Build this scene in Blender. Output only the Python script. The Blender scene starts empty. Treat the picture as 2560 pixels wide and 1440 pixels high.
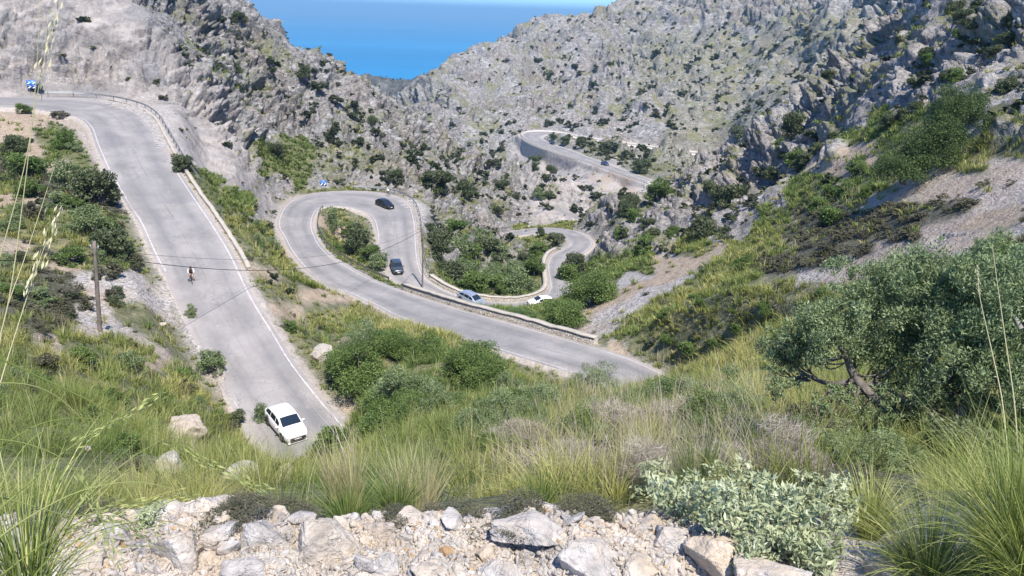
QUAL = 1.0
import bpy, math, random, time
import numpy as np
from mathutils import Vector, Matrix
T0 = time.time()
def log(*a): print('[%.1f]' % (time.time() - T0), *a)
random.seed(7); RNG = np.random.default_rng(7)
scene = bpy.context.scene
COL = scene.collection
F32 = np.float32
# ------------------------------------------------------------------ camera geometry (photo is 2560x1440)
FPX = 2009.0
ROLL = math.atan2(30, 860)
PITCH = math.atan((720 - (8 + 640 * 30 / 860)) * math.cos(ROLL) / FPX)
cf = np.array([0, math.cos(PITCH), -math.sin(PITCH)])
_r0 = np.array([1.0, 0, 0]); _u0 = np.cross(_r0, cf)
cr = math.cos(ROLL) * _r0 + math.sin(ROLL) * _u0
cu = -math.sin(ROLL) * _r0 + math.cos(ROLL) * _u0
def ray(px, py):
    d = cf + (px - 1280) / FPX * cr - (py - 720) / FPX * cu
    return d / np.linalg.norm(d)
def P3(px, py, D): return ray(px, py) * D            # point at slant distance D
def PH(px, py, h):                                   # point at depth h below the camera
    d = ray(px, py); return d * (h / -d[2])
def project(xyz):
    xyz = np.asarray(xyz, dtype=np.float64)
    z = xyz @ cf
    zz = np.where(z > 0.05, z, 0.05)
    return 1280 + FPX * (xyz @ cr) / zz, 720 - FPX * (xyz @ cu) / zz, z
cam = bpy.data.cameras.new('camera'); camo = bpy.data.objects.new('camera', cam); COL.objects.link(camo)
cam.sensor_fit = 'HORIZONTAL'; cam.sensor_width = 36; cam.lens = 36 * FPX / 2560
cam.clip_start = 0.05; cam.clip_end = 300000
M = Matrix(((cr[0], cu[0], -cf[0], 0), (cr[1], cu[1], -cf[1], 0), (cr[2], cu[2], -cf[2], 0), (0, 0, 0, 1)))
camo.matrix_world = M
scene.camera = camo
# ------------------------------------------------------------------ noise (vectorised)
_perm = RNG.permutation(256).astype(np.int32); _perm = np.concatenate([_perm, _perm, _perm])
_g3 = RNG.normal(size=(256, 3)).astype(F32); _g3 /= np.linalg.norm(_g3, axis=1, keepdims=True)
_r3 = RNG.random((256, 4)).astype(F32)
def _hash(ix, iy, iz): return _perm[_perm[_perm[ix & 255] + (iy & 255)] + (iz & 255)]
def perlin(p):
    i = np.floor(p).astype(np.int32); f = (p - i).astype(F32)
    u = f * f * f * (f * (f * 6 - 15) + 10)
    out = np.zeros(len(p), F32)
    for dx in (0, 1):
        wx = u[:, 0] if dx else 1 - u[:, 0]
        for dy in (0, 1):
            wy = u[:, 1] if dy else 1 - u[:, 1]
            for dz in (0, 1):
                wz = u[:, 2] if dz else 1 - u[:, 2]
                g = _g3[_hash(i[:, 0] + dx, i[:, 1] + dy, i[:, 2] + dz)]
                dot = g[:, 0] * (f[:, 0] - dx) + g[:, 1] * (f[:, 1] - dy) + g[:, 2] * (f[:, 2] - dz)
                out += dot * wx * wy * wz
    return out * 1.5
def fbm(p, o=4, gain=0.5):
    s = np.zeros(len(p), F32); a = 1.0
    for k in range(o):
        s += a * perlin(p * (2.03 ** k) + 17.3 * k); a *= gain
    return s
def worley(p):
    """returns F1, F2 and a random number of the nearest cell"""
    b = np.floor(p - 0.5).astype(np.int32)
    d1 = np.full(len(p), 9, F32); d2 = np.full(len(p), 9, F32); idr = np.zeros(len(p), F32)
    for dx in (0, 1):
        for dy in (0, 1):
            for dz in (0, 1):
                ix, iy, iz = b[:, 0] + dx, b[:, 1] + dy, b[:, 2] + dz
                h = _hash(ix, iy, iz); r = _r3[h]
                d = (ix + 0.15 + 0.7 * r[:, 0] - p[:, 0]) ** 2 + (iy + 0.15 + 0.7 * r[:, 1] - p[:, 1]) ** 2 + (iz + 0.15 + 0.7 * r[:, 2] - p[:, 2]) ** 2
                m = d < d1
                d2 = np.where(m, d1, np.minimum(d2, d)); d1 = np.where(m, d, d1); idr = np.where(m, r[:, 3], idr)
    return np.sqrt(d1), np.sqrt(d2), idr
def sstep(a, b, x):
    t = np.clip((x - a) / (b - a), 0, 1); return t * t * (3 - 2 * t)
# ------------------------------------------------------------------ roads: (right edge px, left edge px, depth below camera)
LA = [(-120,243,-120,268,16.3),(0,243,0,267,16.6),(111,243,90,273,16.9),(208,246,164,285,17.2),(264,253,190,290,17.4),(314,265,212,299,17.6),
 (347,279,226,311,17.8),(372,302,236,327,18.1),(390,336,247,360,18.6),(412,380,264,399,19.3),(430,413,278,429,19.8),(464,467,306,477,20.8),
 (492,509,331,518,21.6),(519,548,358,560,22.3),(565,622,394,640,23.6),(592,676,422,688,24.3),(613,722,444,735,25),(640,772,467,782,25.6),
 (680,835,494,846,26.4),(712,890,530,900,27),(740,930,556,942,27.5),(775,975,590,1005,28),(808,1015,612,1044,28.3),(850,1062,640,1090,28.6),
 (900,1115,690,1155,28.9),(965,1160,780,1225,29.3)]
LA = [(a[2],a[3],a[0],a[1],a[4]) for a in LA]
LB = [(1780,1000,1640,1050,29.0),(1644,932,1510,960,29.3),(1564,896,1420,925,29.6),(1472,868,1330,897,29.9),(1378,841,1240,869,30.3),(1272,810,1140,842,30.8),
 (1156,779,1040,805,31.5),(1100,761,990,786,32),(1040,742,945,762,32.7),(990,725,905,744,33.2),(952,712,876,730,33.6),(915,695,838,720,34),
 (877,675,806,702,34.4),(847,657,778,680,34.7),(820,640,753,654,34.9),(795,612,728,620,35.2),(782,587,716,595,35.4),(776,565,700,568,35.6),
 (780,540,703,540,35.8),(790,524,715,517,36),(805,517,735,499,36.1),(830,514,775,486,36.3),(855,515,820,479,36.4),(872,517,880,477,36.5),
 (893,522,940,480,36.7),(910,527,985,488,36.9),(924,534,1008,500,37.1),(934,543,1023,517,37.3),(941,556,1032,545,37.5),(946,580,1036,580,37.9),
 (950,610,1038,618,38.4),(956,645,1042,655,38.9),(970,675,1050,682,39.4),(990,700,1062,698,39.7),(1025,725,1080,710,40.1),(1065,742,1105,725,40.5),
 (1110,760,1140,740,40.9),(1165,775,1190,751,41.4),(1233,784,1235,757,41.8),(1300,786,1290,758,42.2),(1355,779,1330,752,42.5),(1393,764,1355,744,42.8),
 (1414,742,1372,733,43.1),(1420,719,1379,718,43.4),(1420,697,1377,698,43.8),(1420,679,1373,675,44.2),(1425,660,1374,655,44.6),(1440,645,1384,638,45),
 (1456,632,1402,628,45.4),(1472,620,1422,618,45.8),(1478,608,1428,608,46.2),(1470,596,1426,600,46.7),(1450,582,1415,590,47.3),(1415,574,1392,585,47.9),
 (1370,570,1360,582,48.5),(1322,573,1320,586,49.1),(1272,582,1275,592,49.7),(1220,595,1225,606,50.3)]
LC = [(1740,482,1740,493,57.6),(1637,453,1630,460,58.5),(1557,425,1545,431,59.6),(1501,404,1487,411,60.5),(1473,394,1451,399,61),(1432,378,1404,383,61.8),
 (1400,367,1370,371,62.3),(1375,358,1340,359,62.8),(1358,350,1318,349,63.2),(1350,345,1307,339,63.6),(1352,341,1313,332,64),(1362,337,1334,329,64.3),
 (1380,336,1370,329,64.6),(1410,340,1408,333,65),(1450,346,1446,340,65.5),(1505,355,1501,349,66.2),(1588,366,1584,360,67.3),(1668,378,1668,372,68.4),
 (1737,387,1737,381,69.3),(1810,394,1810,387,70.2)]
def catmull(P, seg):
    P = np.array(P); out = []
    n = len(P)
    for i in range(n - 1):
        p0, p1, p2, p3 = P[max(i - 1, 0)], P[i], P[i + 1], P[min(i + 2, n - 1)]
        k = max(2, int(np.linalg.norm(p2[:3] - p1[:3]) / seg) + 1)
        for t in np.arange(k) / k:
            out.append(0.5 * ((2 * p1) + (-p0 + p2) * t + (2 * p0 - 5 * p1 + 4 * p2 - p3) * t * t + (-p0 + 3 * p1 - 3 * p2 + p3) * t ** 3))
    out.append(P[-1]); return np.array(out)
class Road: pass
def make_road(L, seg):
    r = Road()
    st = np.array([np.concatenate([PH(a, b, h), PH(c, d, h)]) for a, b, c, d, h in L])
    r.st = st
    s = catmull(st, seg)
    for _ in range(2):
        s[1:-1] = 0.5 * s[1:-1] + 0.25 * (s[:-2] + s[2:])
    r.R = s[:, :3]; r.L = s[:, 3:]; r.C = (r.R + r.L) / 2
    r.hw = np.linalg.norm((r.R - r.L)[:, :2], axis=1) / 2
    r.arc = np.concatenate([[0], np.cumsum(np.linalg.norm(np.diff(r.C, axis=0), axis=1))])
    # station index -> sample index
    r.idx = [int(np.argmin(np.linalg.norm(r.C - (q[:3] + q[3:]) / 2, axis=1))) for q in st]
    return r
RA = make_road(LA, 1.0); RB = make_road(LB, 1.0); RC = make_road(LC, 2.0)
ROADS = [RA, RB, RC]
for q in ROADS: log('road widths', np.round(2 * q.hw[::max(1, len(q.hw) // 14)], 1), 'len', round(q.arc[-1]))
# ------------------------------------------------------------------ terrain control points
CP = []
def cp(px, py, D): CP.append(P3(px, py, D))
def ca(az, r, z): a = math.radians(az); CP.append(np.array([math.sin(a) * r, math.cos(a) * r, z]))
for az in range(-66, 67, 12): ca(az, 0.7, -2.05); ca(az, 1.4, -2.05)
for px, py in [(-500,1290),(0,1296),(300,1285),(500,1262),(800,1285),(1100,1288),(1300,1272),(1600,1282),(1860,1320),(2200,1400),(2700,1440)]:   # rim of the rubble ledge
    e = PH(px, py, 2.12); r_ = math.hypot(e[0], e[1]); CP.append(e); CP.append(e * np.array([.85, .85, 1]) + [0, 0, .04])
    CP.append(np.array([e[0] * 1.22, e[1] * 1.22, -2.9 if px < 1700 else -2.55]))
def wallbase(px, pyr, h, pyb, back=2.5):
    """ground at the foot of a wall under the road edge seen at (px, pyr)"""
    e = PH(px, pyr, h); r_ = math.hypot(e[0], e[1]) - back; d = ray(px, pyb); CP.append(d * (r_ / math.hypot(d[0], d[1])))
for a_ in [(1300,342,63.5,366),(1309,346,63.3,382),(1329,356,62.9,396),(1355,366,62.5,404),(1385,376,62.1,411),(1410,386,61.6,418),(1432,394,61.2,420),(1452,401,60.9,412)]: wallbase(*a_)
for px, py, D in [
 # near slope below the ledge
 (0,1250,10),(250,1260,9),(500,1255,8.5),(790,1345,6.5),(1100,1265,6.5),(1400,1240,6.5),(1700,1230,6),(2000,1230,5.8),(2300,1250,5),(2560,1250,4.6),
 (300,1190,16),(560,1190,22),(700,1285,24),(790,1290,24),(780,1360,11),(690,1345,11),(790,1275,36),(740,1285,30),(690,1265,38),(780,1215,47),(640,1245,24),(900,1200,16),(900,1150,24),(1150,1150,17),(1450,1120,16),(1800,1110,14),(2150,1110,12.5),(2500,1080,11),
 (0,1050,24),(0,900,42),(150,950,42),(300,1000,42),(450,1110,31),(560,1100,44),(0,750,62),(120,800,64),(250,826,62),(380,900,60),(480,960,58),(520,1010,53),
 (0,600,82),(150,650,80),(330,700,76),(0,480,104),(150,480,101),(260,520,95),(0,380,123),(120,360,125),(200,330,131),(60,305,139),(0,320,135),(0,278,146),(-100,280,145),(80,285,144),(150,300,140),
 # above the first hairpin: pale face
 (0,225,170),(0,100,178),(0,0,186),(150,0,190),(150,100,182),(150,215,172),(300,0,196),(300,100,184),(300,215,172),(380,240,162),(430,290,150),(450,200,172),(480,330,150),(520,430,137),
 (560,330,152),(620,400,156),(660,470,156),(690,450,170),(690,500,160),(560,480,112),(600,560,104),(640,640,97),(700,700,98),(600,620,86),(700,790,80),(640,510,128),
 (-150,218,166),(-150,50,178),(-300,215,158),(-300,0,172),
 # darker ridge behind it
 (420,0,235),(520,60,240),(500,150,228),(560,200,225),(630,8,290),(680,80,300),(750,135,310),(820,178,320),(858,222,335),(700,200,262),(780,260,262),(640,280,228),(895,262,325),(935,298,330),(975,325,345),(1005,335,380),
 (720,350,212),(800,330,225),(900,330,245),(740,420,184),(850,400,194),(950,400,200),(700,430,177),(820,455,182),(900,455,184),(985,458,186),(1000,380,235),(1060,330,300),
 (1050,480,182),(1100,420,235),(1120,520,176),(1100,620,150),(1110,690,138),(1180,560,185),(1200,650,160),(1250,700,146),(1330,700,140),(1300,640,165),(1340,610,178),(1400,600,175) ,(1240,560,205),
 # island of the second hairpin
 (850,600,150),(900,560,152),(920,640,140),(960,690,128),(880,660,133),(840,560,153),(1040,735,118),
 # valley below the far hairpin
 (1300,540,230),(1200,480,285),(1250,420,340),(1350,480,300),(1400,520,262),(1300,400,400),(1330,405,395),(1420,425,372),(1450,440,345),(1500,480,300),(1560,470,318),(1620,490,285),(1500,540,236),(1470,560,212),
 (1150,330,480),(1200,250,600),(1100,250,560),(1082,235,640),(1064,285,630),(1042,325,620),(1096,176,690),(1150,145,730),(1220,130,760),(1300,80,790),(1350,42,820),(1430,62,840),(1500,58,860),(1560,35,860),(1620,-10,880),(1800,-120,850),
 (1300,280,540),(1400,300,490),(1500,300,480),(1300,200,650),(1450,180,680),(1600,200,620),(1700,250,540),(1700,320,460),(1850,300,450),(1800,150,620),(1950,100,600),(2000,200,500),(2100,100,520),(2100,0,600),(2250,-60,560),(2400,-150,560),
 (1450,365,405),(1550,408,378),(1650,425,368),(1740,440,350),(1420,347,452),(1460,356,440),(1500,363,438),(1584,374,430),(1668,386,428),(1737,395,432),(1790,402,415),(1740,397,420),(1680,391,425),(1700,440,340),(1600,412,372),(1640,480,300),(1560,395,390),
 # near right spur
 (1500,600,165),(1490,640,150),(1560,600,150),(1560,520,185),(1620,500,190),(1700,470,185),(1750,440,185),(1830,392,180),(1900,335,175),(2000,300,165),(2100,230,158),(2180,160,155),(2250,70,152),(2310,0,150),(2360,-80,150),
 (1600,560,158),(1700,520,155),(1650,600,138),(1800,480,150),(1750,580,128),(1900,430,142),(1900,520,118),(2000,400,134),(2100,320,130),(2200,250,125),(2300,200,118),(2400,100,115),(2500,0,112),(2560,0,110),(2560,200,92),(2450,250,94),
 (2560,350,76),(2400,400,78),(2250,430,86),(2100,500,90),(2000,560,92),(1900,620,90),(1780,650,98),(1700,690,96),(1600,740,94),(1500,800,92),(1450,835,90),(1550,680,118),(1450,740,110),(1500,700,120),(1600,650,126),
 (2560,480,62),(2400,500,66),(2250,560,68),(2100,620,70),(2000,680,70),(1900,740,68),(1800,800,66),(1700,850,66),(1600,860,72),(1550,850,77),
 (2560,600,44),(2400,640,46),(2200,700,48),(2050,780,48),(1950,850,46),(1850,920,46),(1750,930,54),(2560,750,30),(2350,800,30),(2150,880,30),(2000,950,30),(1900,1000,28),
 (2560,900,20),(2300,950,20),(2100,1020,19),(1750,1040,25),
 # slope in front of the second lane
 (1600,1060,27),(1400,1010,38),(1250,960,50),(1200,1000,38),(1050,1040,34),(1000,960,50),(1080,880,66),(960,820,78),(860,780,86),(780,850,76),(780,720,98),(860,920,64),(900,1010,48),(850,1080,42),(1000,1100,26),(1300,1080,25),
 (740,650,112),(700,640,108),
 ]: cp(px, py, D)
# surfaces hidden from the camera: valley floors behind crests, headland and shore
ca(-16, 330, -60); ca(-14, 420, -90); ca(-12, 480, -105); ca(-20, 420, -70); ca(-26, 350, -30); ca(-32, 320, -10); ca(-40, 240, 20)
ca(-50, 180, 30); ca(-60, 120, 15); ca(-60, 50, -8); ca(-60, 15, -6); ca(-50, 90, -6)
ca(-8, 900, -150); ca(-14, 900, -170); ca(-22, 700, -140); ca(-30, 600, -100); ca(-45, 500, -40)
for px, py, D in [(890,205,1150),(930,195,1150),(985,203,1170),(1035,198,1200),(1070,205,1230),(960,240,1050),(1000,262,960),(900,235,1050)]: cp(px, py, D)
ca(-12, 1350, -190); ca(-8, 1400, -200); ca(-16, 1300, -200); ca(-4, 1400, -200)
ca(-12, 1700, -300); ca(-4, 1700, -300); ca(-25, 1300, -300); ca(-25, 1700, -320); ca(-45, 1300, -300); ca(-60, 900, -250); ca(-60, 1700, -320)
ca(0, 1300, -150); ca(4, 1300, -120); ca(10, 1350, -100); ca(18, 1350, -60); ca(30, 1300, 0); ca(45, 1200, 40); ca(60, 1100, 60); ca(10, 1750, -250); ca(30, 1750, -200); ca(55, 1750, -100)
ca(45, 120, 20); ca(60, 120, 40); ca(45, 60, 0); ca(60, 50, 8); ca(60, 20, 0); ca(45, 300, 60); ca(60, 350, 90); ca(35, 700, 60); ca(55, 700, 100); ca(22, 250, -30)
CP = np.array(CP)
rp = []
for q, st in ((RA, 3), (RB, 3), (RC, 6)): rp.append(q.C[::st])
PTS = np.concatenate([CP] + rp)
uu = np.stack([np.arctan2(PTS[:, 0], PTS[:, 1]), np.log(np.hypot(PTS[:, 0], PTS[:, 1]))], 1)
def tps_k(d2): return np.where(d2 > 1e-12, 0.5 * d2 * np.log(np.maximum(d2, 1e-12)), 0)
def tps_fit(u, z, lam):
    n = len(u); d2 = ((u[:, None] - u[None]) ** 2).sum(2)
    A = np.zeros((n + 3, n + 3)); A[:n, :n] = tps_k(d2) + np.diag(lam)
    A[:n, n] = 1; A[:n, n + 1:] = u; A[n, :n] = 1; A[n + 1:, :n] = u.T
    return np.linalg.solve(A, np.concatenate([z, [0, 0, 0]]))
# value is interpolated as z / r (tangent of the elevation): well scaled from 1 m to 2 km
rr = np.exp(uu[:, 1])
lam = np.concatenate([np.full(len(CP), 2e-5), np.full(len(PTS) - len(CP), 2e-5)])
W = tps_fit(uu, PTS[:, 2] / rr, lam)
def base_tan(az, lr):
    out = np.empty(len(az)); n = len(uu)
    for s in range(0, len(az), 20000):
        q = np.stack([az[s:s + 20000], lr[s:s + 20000]], 1)
        d2 = ((q[:, None] - uu[None]) ** 2).sum(2)
        out[s:s + 20000] = tps_k(d2) @ W[:n] + W[n] + q @ W[n + 1:]
    return out
# ------------------------------------------------------------------ grid
AZ0, AZ1 = math.radians(-50), math.radians(50)
QUAL = globals().get('QUAL', 1.0)
NA = int(1560 * QUAL)
def rows(a, b, st): return list(np.arange(math.log(a), math.log(b), st / QUAL))
LR = np.array(rows(0.6, 2, .02) + rows(2, 4, .005) + rows(4, 30, .0075) + rows(30, 90, .0042) + rows(90, 240, .0021) + rows(240, 480, .0018) + rows(480, 950, .0022) + rows(950, 1800, .007))
LR = np.unique(LR); LR = LR[np.concatenate([[True], np.diff(LR) > 0.0012])]
AZ = np.linspace(AZ0, AZ1, NA); NR = len(LR)
ca_, cl_ = np.linspace(AZ0, AZ1, 201), np.linspace(LR[0], LR[-1], 321)
ga, gl = np.meshgrid(ca_, cl_)
ct = base_tan(ga.ravel(), gl.ravel()).reshape(ga.shape)
fi = (AZ - AZ0) / (AZ1 - AZ0) * 200; i0 = np.clip(fi.astype(int), 0, 199); fa = fi - i0
fj = (LR - LR[0]) / (LR[-1] - LR[0]) * 320; j0 = np.clip(fj.astype(int), 0, 319); fb = fj - j0
def bil(c):
    t = c[:, i0] * (1 - fa) + c[:, i0 + 1] * fa
    return t[j0] * (1 - fb)[:, None] + t[j0 + 1] * fb[:, None]
R_ = np.exp(LR)[:, None]
Z = bil(ct) * R_
X = np.sin(AZ)[None] * R_; Y = np.cos(AZ)[None] * R_
log('grid', NR, NA, NR * NA)
# ------------------------------------------------------------------ road corridor: distance and height
DR = np.full((NR, NA), 1e3, F32); ZR = np.zeros((NR, NA), F32); SG = np.zeros((NR, NA), F32); HW = np.ones((NR, NA), F32)
for k, q in enumerate(ROADS):
    q.T = np.gradient(q.C, axis=0); q.T[:, 2] = 0; q.T /= np.linalg.norm(q.T, axis=1, keepdims=True)
    q.N = np.stack([q.T[:, 1], -q.T[:, 0], np.zeros(len(q.T))], 1)      # to the right of travel
    pad = 38 if k == 2 else 11
    for i in range(len(q.C) - 1):
        a, b = q.C[i], q.C[i + 1]; hw = (q.hw[i] + q.hw[i + 1]) / 2; m = (a + b) / 2
        rm = math.hypot(m[0], m[1]); e = (hw + pad) / rm
        az = math.atan2(m[0], m[1])
        c0, c1 = np.searchsorted(AZ, [az - e, az + e]); r0, r1 = np.searchsorted(LR, [math.log(max(rm - hw - pad, 1)), math.log(rm + hw + pad)])
        if c1 <= c0 or r1 <= r0: continue
        x = X[r0:r1, c0:c1] - a[0]; y = Y[r0:r1, c0:c1] - a[1]
        ab = b - a; L2 = ab[0] ** 2 + ab[1] ** 2
        t = np.clip((x * ab[0] + y * ab[1]) / L2, 0, 1)
        dx = x - t * ab[0]; dy = y - t * ab[1]; d = np.sqrt(dx * dx + dy * dy) - hw
        s = np.sign(dx * q.N[i, 0] + dy * q.N[i, 1])
        m_ = d < DR[r0:r1, c0:c1]
        for A_, v in ((DR, d), (ZR, a[2] + t * ab[2]), (SG, s * (1 + k)), (HW, hw)):
            A_[r0:r1, c0:c1] = np.where(m_, v, A_[r0:r1, c0:c1])
log('road corridor')
shoulder = 0.9
bl = np.where(np.abs(SG) == 3, 7.0, 4.0)
bl = np.where(SG == -3, 1.5, bl)       # outer (left) side of the far hairpin: retaining wall
bl = np.where(SG == 1, 3.0, bl)        # beyond the first lane's guard wall
TB = sstep(0, 1, (DR - shoulder) / bl)
# ------------------------------------------------------------------ ground cover zones, read off by where the ground lies
# k karst, p pale limestone, c rugged crag, m karst with grass, G dry grass, g green grass, d low heath, s scree, o orange earth
ZT = '''
0 p330 k2160 c2560
60 p360 k1900 m2160 c2560
100 p400 k1600 m2150 c2560
140 p440 k1560 m2180 c2560
180 p480 k1600 m2120 c2560
220 p520 k1600 m2060 c2560
260 p550 k1680 m2000 c2560
300 o130 g200 p580 k1680 m1950 c2180 g2420 c2560
340 o100 g240 p620 k1650 m1850 c2100 g2400 c2560
380 g60 o120 g260 p640 g740 k940 k1300 p1340 m1500 m1720 c2120 o2200 g2460 G2560
420 d100 o180 g300 p660 g900 k1350 p1560 m1720 c2000 o2140 g2360 G2480 s2560
460 G60 d300 g450 g560 p680 c730 g780 c1000 k1300 p1480 s1640 c1980 g2260 o2340 s2560
500 o120 d320 G520 g640 p690 c760 G960 k1320 p1500 m1640 c1980 g2180 s2560
540 G200 g380 G640 p700 c720 G1040 k1330 p1480 c1800 c1900 g2000 d2240 s2560
580 G360 G700 o900 g1060 k1300 G1440 c1900 G1980 d2300 s2560
620 o80 G380 G760 G1060 k1230 m1460 c1700 G1800 o1840 G2000 d2200 s2440 g2560
660 G140 o220 G440 G820 G1080 k1180 m1320 g1420 g1640 o1760 G1900 d2100 s2350 g2560
700 G100 d200 s300 s440 G600 o700 G840 G1100 g1400 g1560 s1700 G2000 s2200 G2560
740 d220 s420 G620 G760 o900 G1000 g1400 g1480 s1640 G2560
780 d180 s300 G420 G700 o760 G1100 g1300 g1460 s1560 G2560
820 G60 d180 s290 G420 G680 o740 G1300 g1420 s1520 G2560
860 G100 s160 G400 o420 G720 G860 o960 G1200 G1540 o1600 G1700 g1800 G2560
900 G360 o440 G700 G900 g1200 o1280 G1560 o1700 G2560
940 G660 G800 g1200 G1300 G1700 G1900 G2560
1000 G560 o640 G860 o900 g1300 G1700 d2000 G2560
1060 G620 o700 G900 g1500 d2000 d2300 G2560
1120 G640 o720 g1300 d1800 d2300 G2560
1180 G800 G1300 d2300 G2560
1240 G2560
1270 g2560
1300 o500 s2560
1440 o500 s1200 o1700 s2560
'''
ZC = 'kpcmGgdso'
rows_ = [l.split() for l in ZT.strip().splitlines()]
zy = np.array([float(r[0]) for r in rows_])
ZX = np.arange(0, 2561, 20)
ZG = np.zeros((len(zy), len(ZX)), np.int8)
for i, r in enumerate(rows_):
    x0 = 0
    for tk in r[1:]:
        x1 = int(tk[1:]); ZG[i, (ZX >= x0) & (ZX <= x1)] = ZC.index(tk[0]); x0 = x1
def poly_in(px, py, poly):
    ins = np.zeros(px.shape, bool); n = len(poly)
    for i in range(n):
        x1, y1 = poly[i]; x2, y2 = poly[(i + 1) % n]
        c = ((y1 > py) != (y2 > py)) & (px < (x2 - x1) * (py - y1) / ((y2 - y1) or 1e-9) + x1)
        ins ^= c
    return ins
ZP = [('s', [(1400,842),(1470,790),(1640,690),(1800,622),(1825,628),(1720,705),(1610,775),(1500,850),(1440,865)]),
      ('o', [(1440,785),(1560,718),(1700,650),(1810,620),(1800,642),(1700,690),(1560,752),(1470,800)]),
      ('s', [(2120,655),(2300,590),(2450,540),(2560,470),(2560,600),(2300,640),(2200,690),(2130,710)]),
      ('s', [(2060,545),(2150,510),(2250,470),(2400,445),(2560,430),(2560,500),(2440,512),(2300,500),(2150,525)]),
      ('d', [(1960,570),(2100,525),(2300,505),(2450,505),(2420,532),(2250,575),(2180,605),(2120,650),(2080,665),(1990,645)]),
      ('o', [(2380,570),(2560,505),(2560,545),(2420,585)]),
      ('o', [(2050,480),(2130,430),(2190,400),(2215,385),(2190,430),(2110,460),(2060,490)]),
      ('p', [(1500,460),(1420,470),(1380,540),(1440,570),(1480,540),(1500,500)]),
      ('s', [(1490,425),(1640,465),(1600,475),(1510,480)]),
      ('s', [(250,760),(200,720),(260,720),(300,800),(420,880),(400,900),(330,860),(270,840)]),
      ('s', [(330,650),(390,700),(430,760),(400,770),(350,710),(310,660)]),
      ('c', [(655,450),(700,430),(715,500),(700,545),(675,520)]),
      ('g', [(690,345),(760,335),(800,370),(770,430),(720,420),(690,400)]), ('m', [(800,340),(930,370),(1000,400),(990,450),(780,450),(790,400)]),
      ]
def zone_of(x, y, z, jit=True):
    px, py, dz = project(np.stack([x, y, z], 1))
    if jit:
        q = np.stack([x, y, z], 1) / (0.03 * dz[:, None] + 1.0)
        px = px + 26 * perlin(q * 0.9 + 5); py = py + 16 * perlin(q * 0.9 + 31)
    ix = np.clip((px / 20 + 0.5).astype(int), 0, len(ZX) - 1)
    iy = np.clip(np.searchsorted(zy, py) - 1, 0, len(zy) - 1)
    iy2 = np.clip(iy + 1, 0, len(zy) - 1)
    fy = (py - zy[iy]) / np.maximum(zy[iy2] - zy[iy], 1); iy = np.where(fy > 0.5, iy2, iy)
    c = ZG[iy, ix].astype(np.int8)
    for code, poly in ZP: c = np.where(poly_in(px, py, poly), ZC.index(code), c)
    return c
P = np.stack([X.ravel(), Y.ravel(), Z.ravel()], 1).astype(F32)
ZONE = np.empty(NR * NA, np.int8)
for s in range(0, len(P), 400000): ZONE[s:s + 400000] = zone_of(*P[s:s + 400000].T.astype(np.float64))
log('zones')
rockw = np.array([1.0, 0.9, 1.25, 0.8, 0.06, 0.1, 0.12, 0.05, 0.08], F32)[ZONE].reshape(NR, NA)
def blur(a, k):
    for _ in range(2):
        for ax in (0, 1):
            c = np.cumsum(np.concatenate([np.repeat(a.take([0], ax), k + 1, ax), a, np.repeat(a.take([-1], ax), k, ax)], ax), ax, dtype=np.float64)
            n = a.shape[ax]
            a = ((c.take(range(2 * k + 1, n + 2 * k + 1), ax) - c.take(range(0, n), ax)) / (2 * k + 1)).astype(F32)
    return a
rockw = blur(rockw, 4)
far = np.broadcast_to(R_, (NR, NA)).astype(F32)
rockw = rockw * np.clip((far - 15) / 75, 0, 1)
# surface normal of the smooth base
def normals():
    dXr = np.gradient(X, axis=0); dYr = np.gradient(Y, axis=0); dZr = np.gradient(Z, axis=0)
    dXa = np.gradient(X, axis=1); dYa = np.gradient(Y, axis=1); dZa = np.gradient(Z, axis=1)
    n = np.stack([dYa * dZr - dZa * dYr, dZa * dXr - dXa * dZr, dXa * dYr - dYa * dXr], -1)
    n /= np.linalg.norm(n, axis=-1, keepdims=True) + 1e-12
    n *= np.sign(n[..., 2:3]); return n.astype(F32)
N_ = normals()
Z = Z * TB + (ZR - 0.16) * (1 - TB)
# displacement: boulders and cracks along the surface normal
tb2 = sstep(0.0, 1.0, (DR - shoulder - 0.3) / np.where(np.abs(SG) == 3, 34, 7)).astype(F32)
sel = (rockw > 0.03) & (tb2 > 0) & (far > 25)
q = P.reshape(NR, NA, 3)[sel]; rw = rockw[sel]; fr = far[sel]
# tilt the rock texture: beds dip to the left
c_, s_ = math.cos(0.45), math.sin(0.45)
q = np.stack([q[:, 0] * c_ + q[:, 2] * s_, q[:, 1], (-q[:, 0] * s_ + q[:, 2] * c_) * 1.5], 1)
wr = np.stack([perlin(q / 7 + 3), perlin(q / 7 + 9), perlin(q / 7 + 15)], 1) * 2.2
qw = q + wr
log('disp start', len(q))
D = np.zeros(len(q), F32)
big = np.clip((fr - 150) / 250, 0, 1)
def blocks(sc, off, amp_cell, amp_face, amp_crack, cw, m=slice(None)):
    """broken limestone: each cell a tilted facet, with clefts between"""
    f1, f2, cid = worley(qw[m] / sc + off)
    tilt = np.sin(cid * 40) * (qw[m, 0] / sc) + np.cos(cid * 57) * (qw[m, 2] / sc)
    tilt = (tilt - np.floor(tilt) - 0.5)
    return (cid - 0.5) * amp_cell + (0.55 - f1) * amp_face - np.exp(-((f2 - f1) / cw) ** 2) * amp_crack
def ridged(sc, off): return (1 - np.abs(perlin(q / sc + off)) * 2) ** 2
msk = np.clip(0.8 + 1.3 * fbm(q / 42 + 11, 3), 0.12, 1.8)
D += fbm(q / 62, 3) * 7.5 * big + fbm(q / 28 + 4, 2) * (1.8 + 2.5 * big)
D += (ridged(21, 3) - 0.45) * (1.2 + 3.2 * big)
D += (ridged(9.5, 6) - 0.45) * (1.3 + 0.8 * big) * msk
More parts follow.
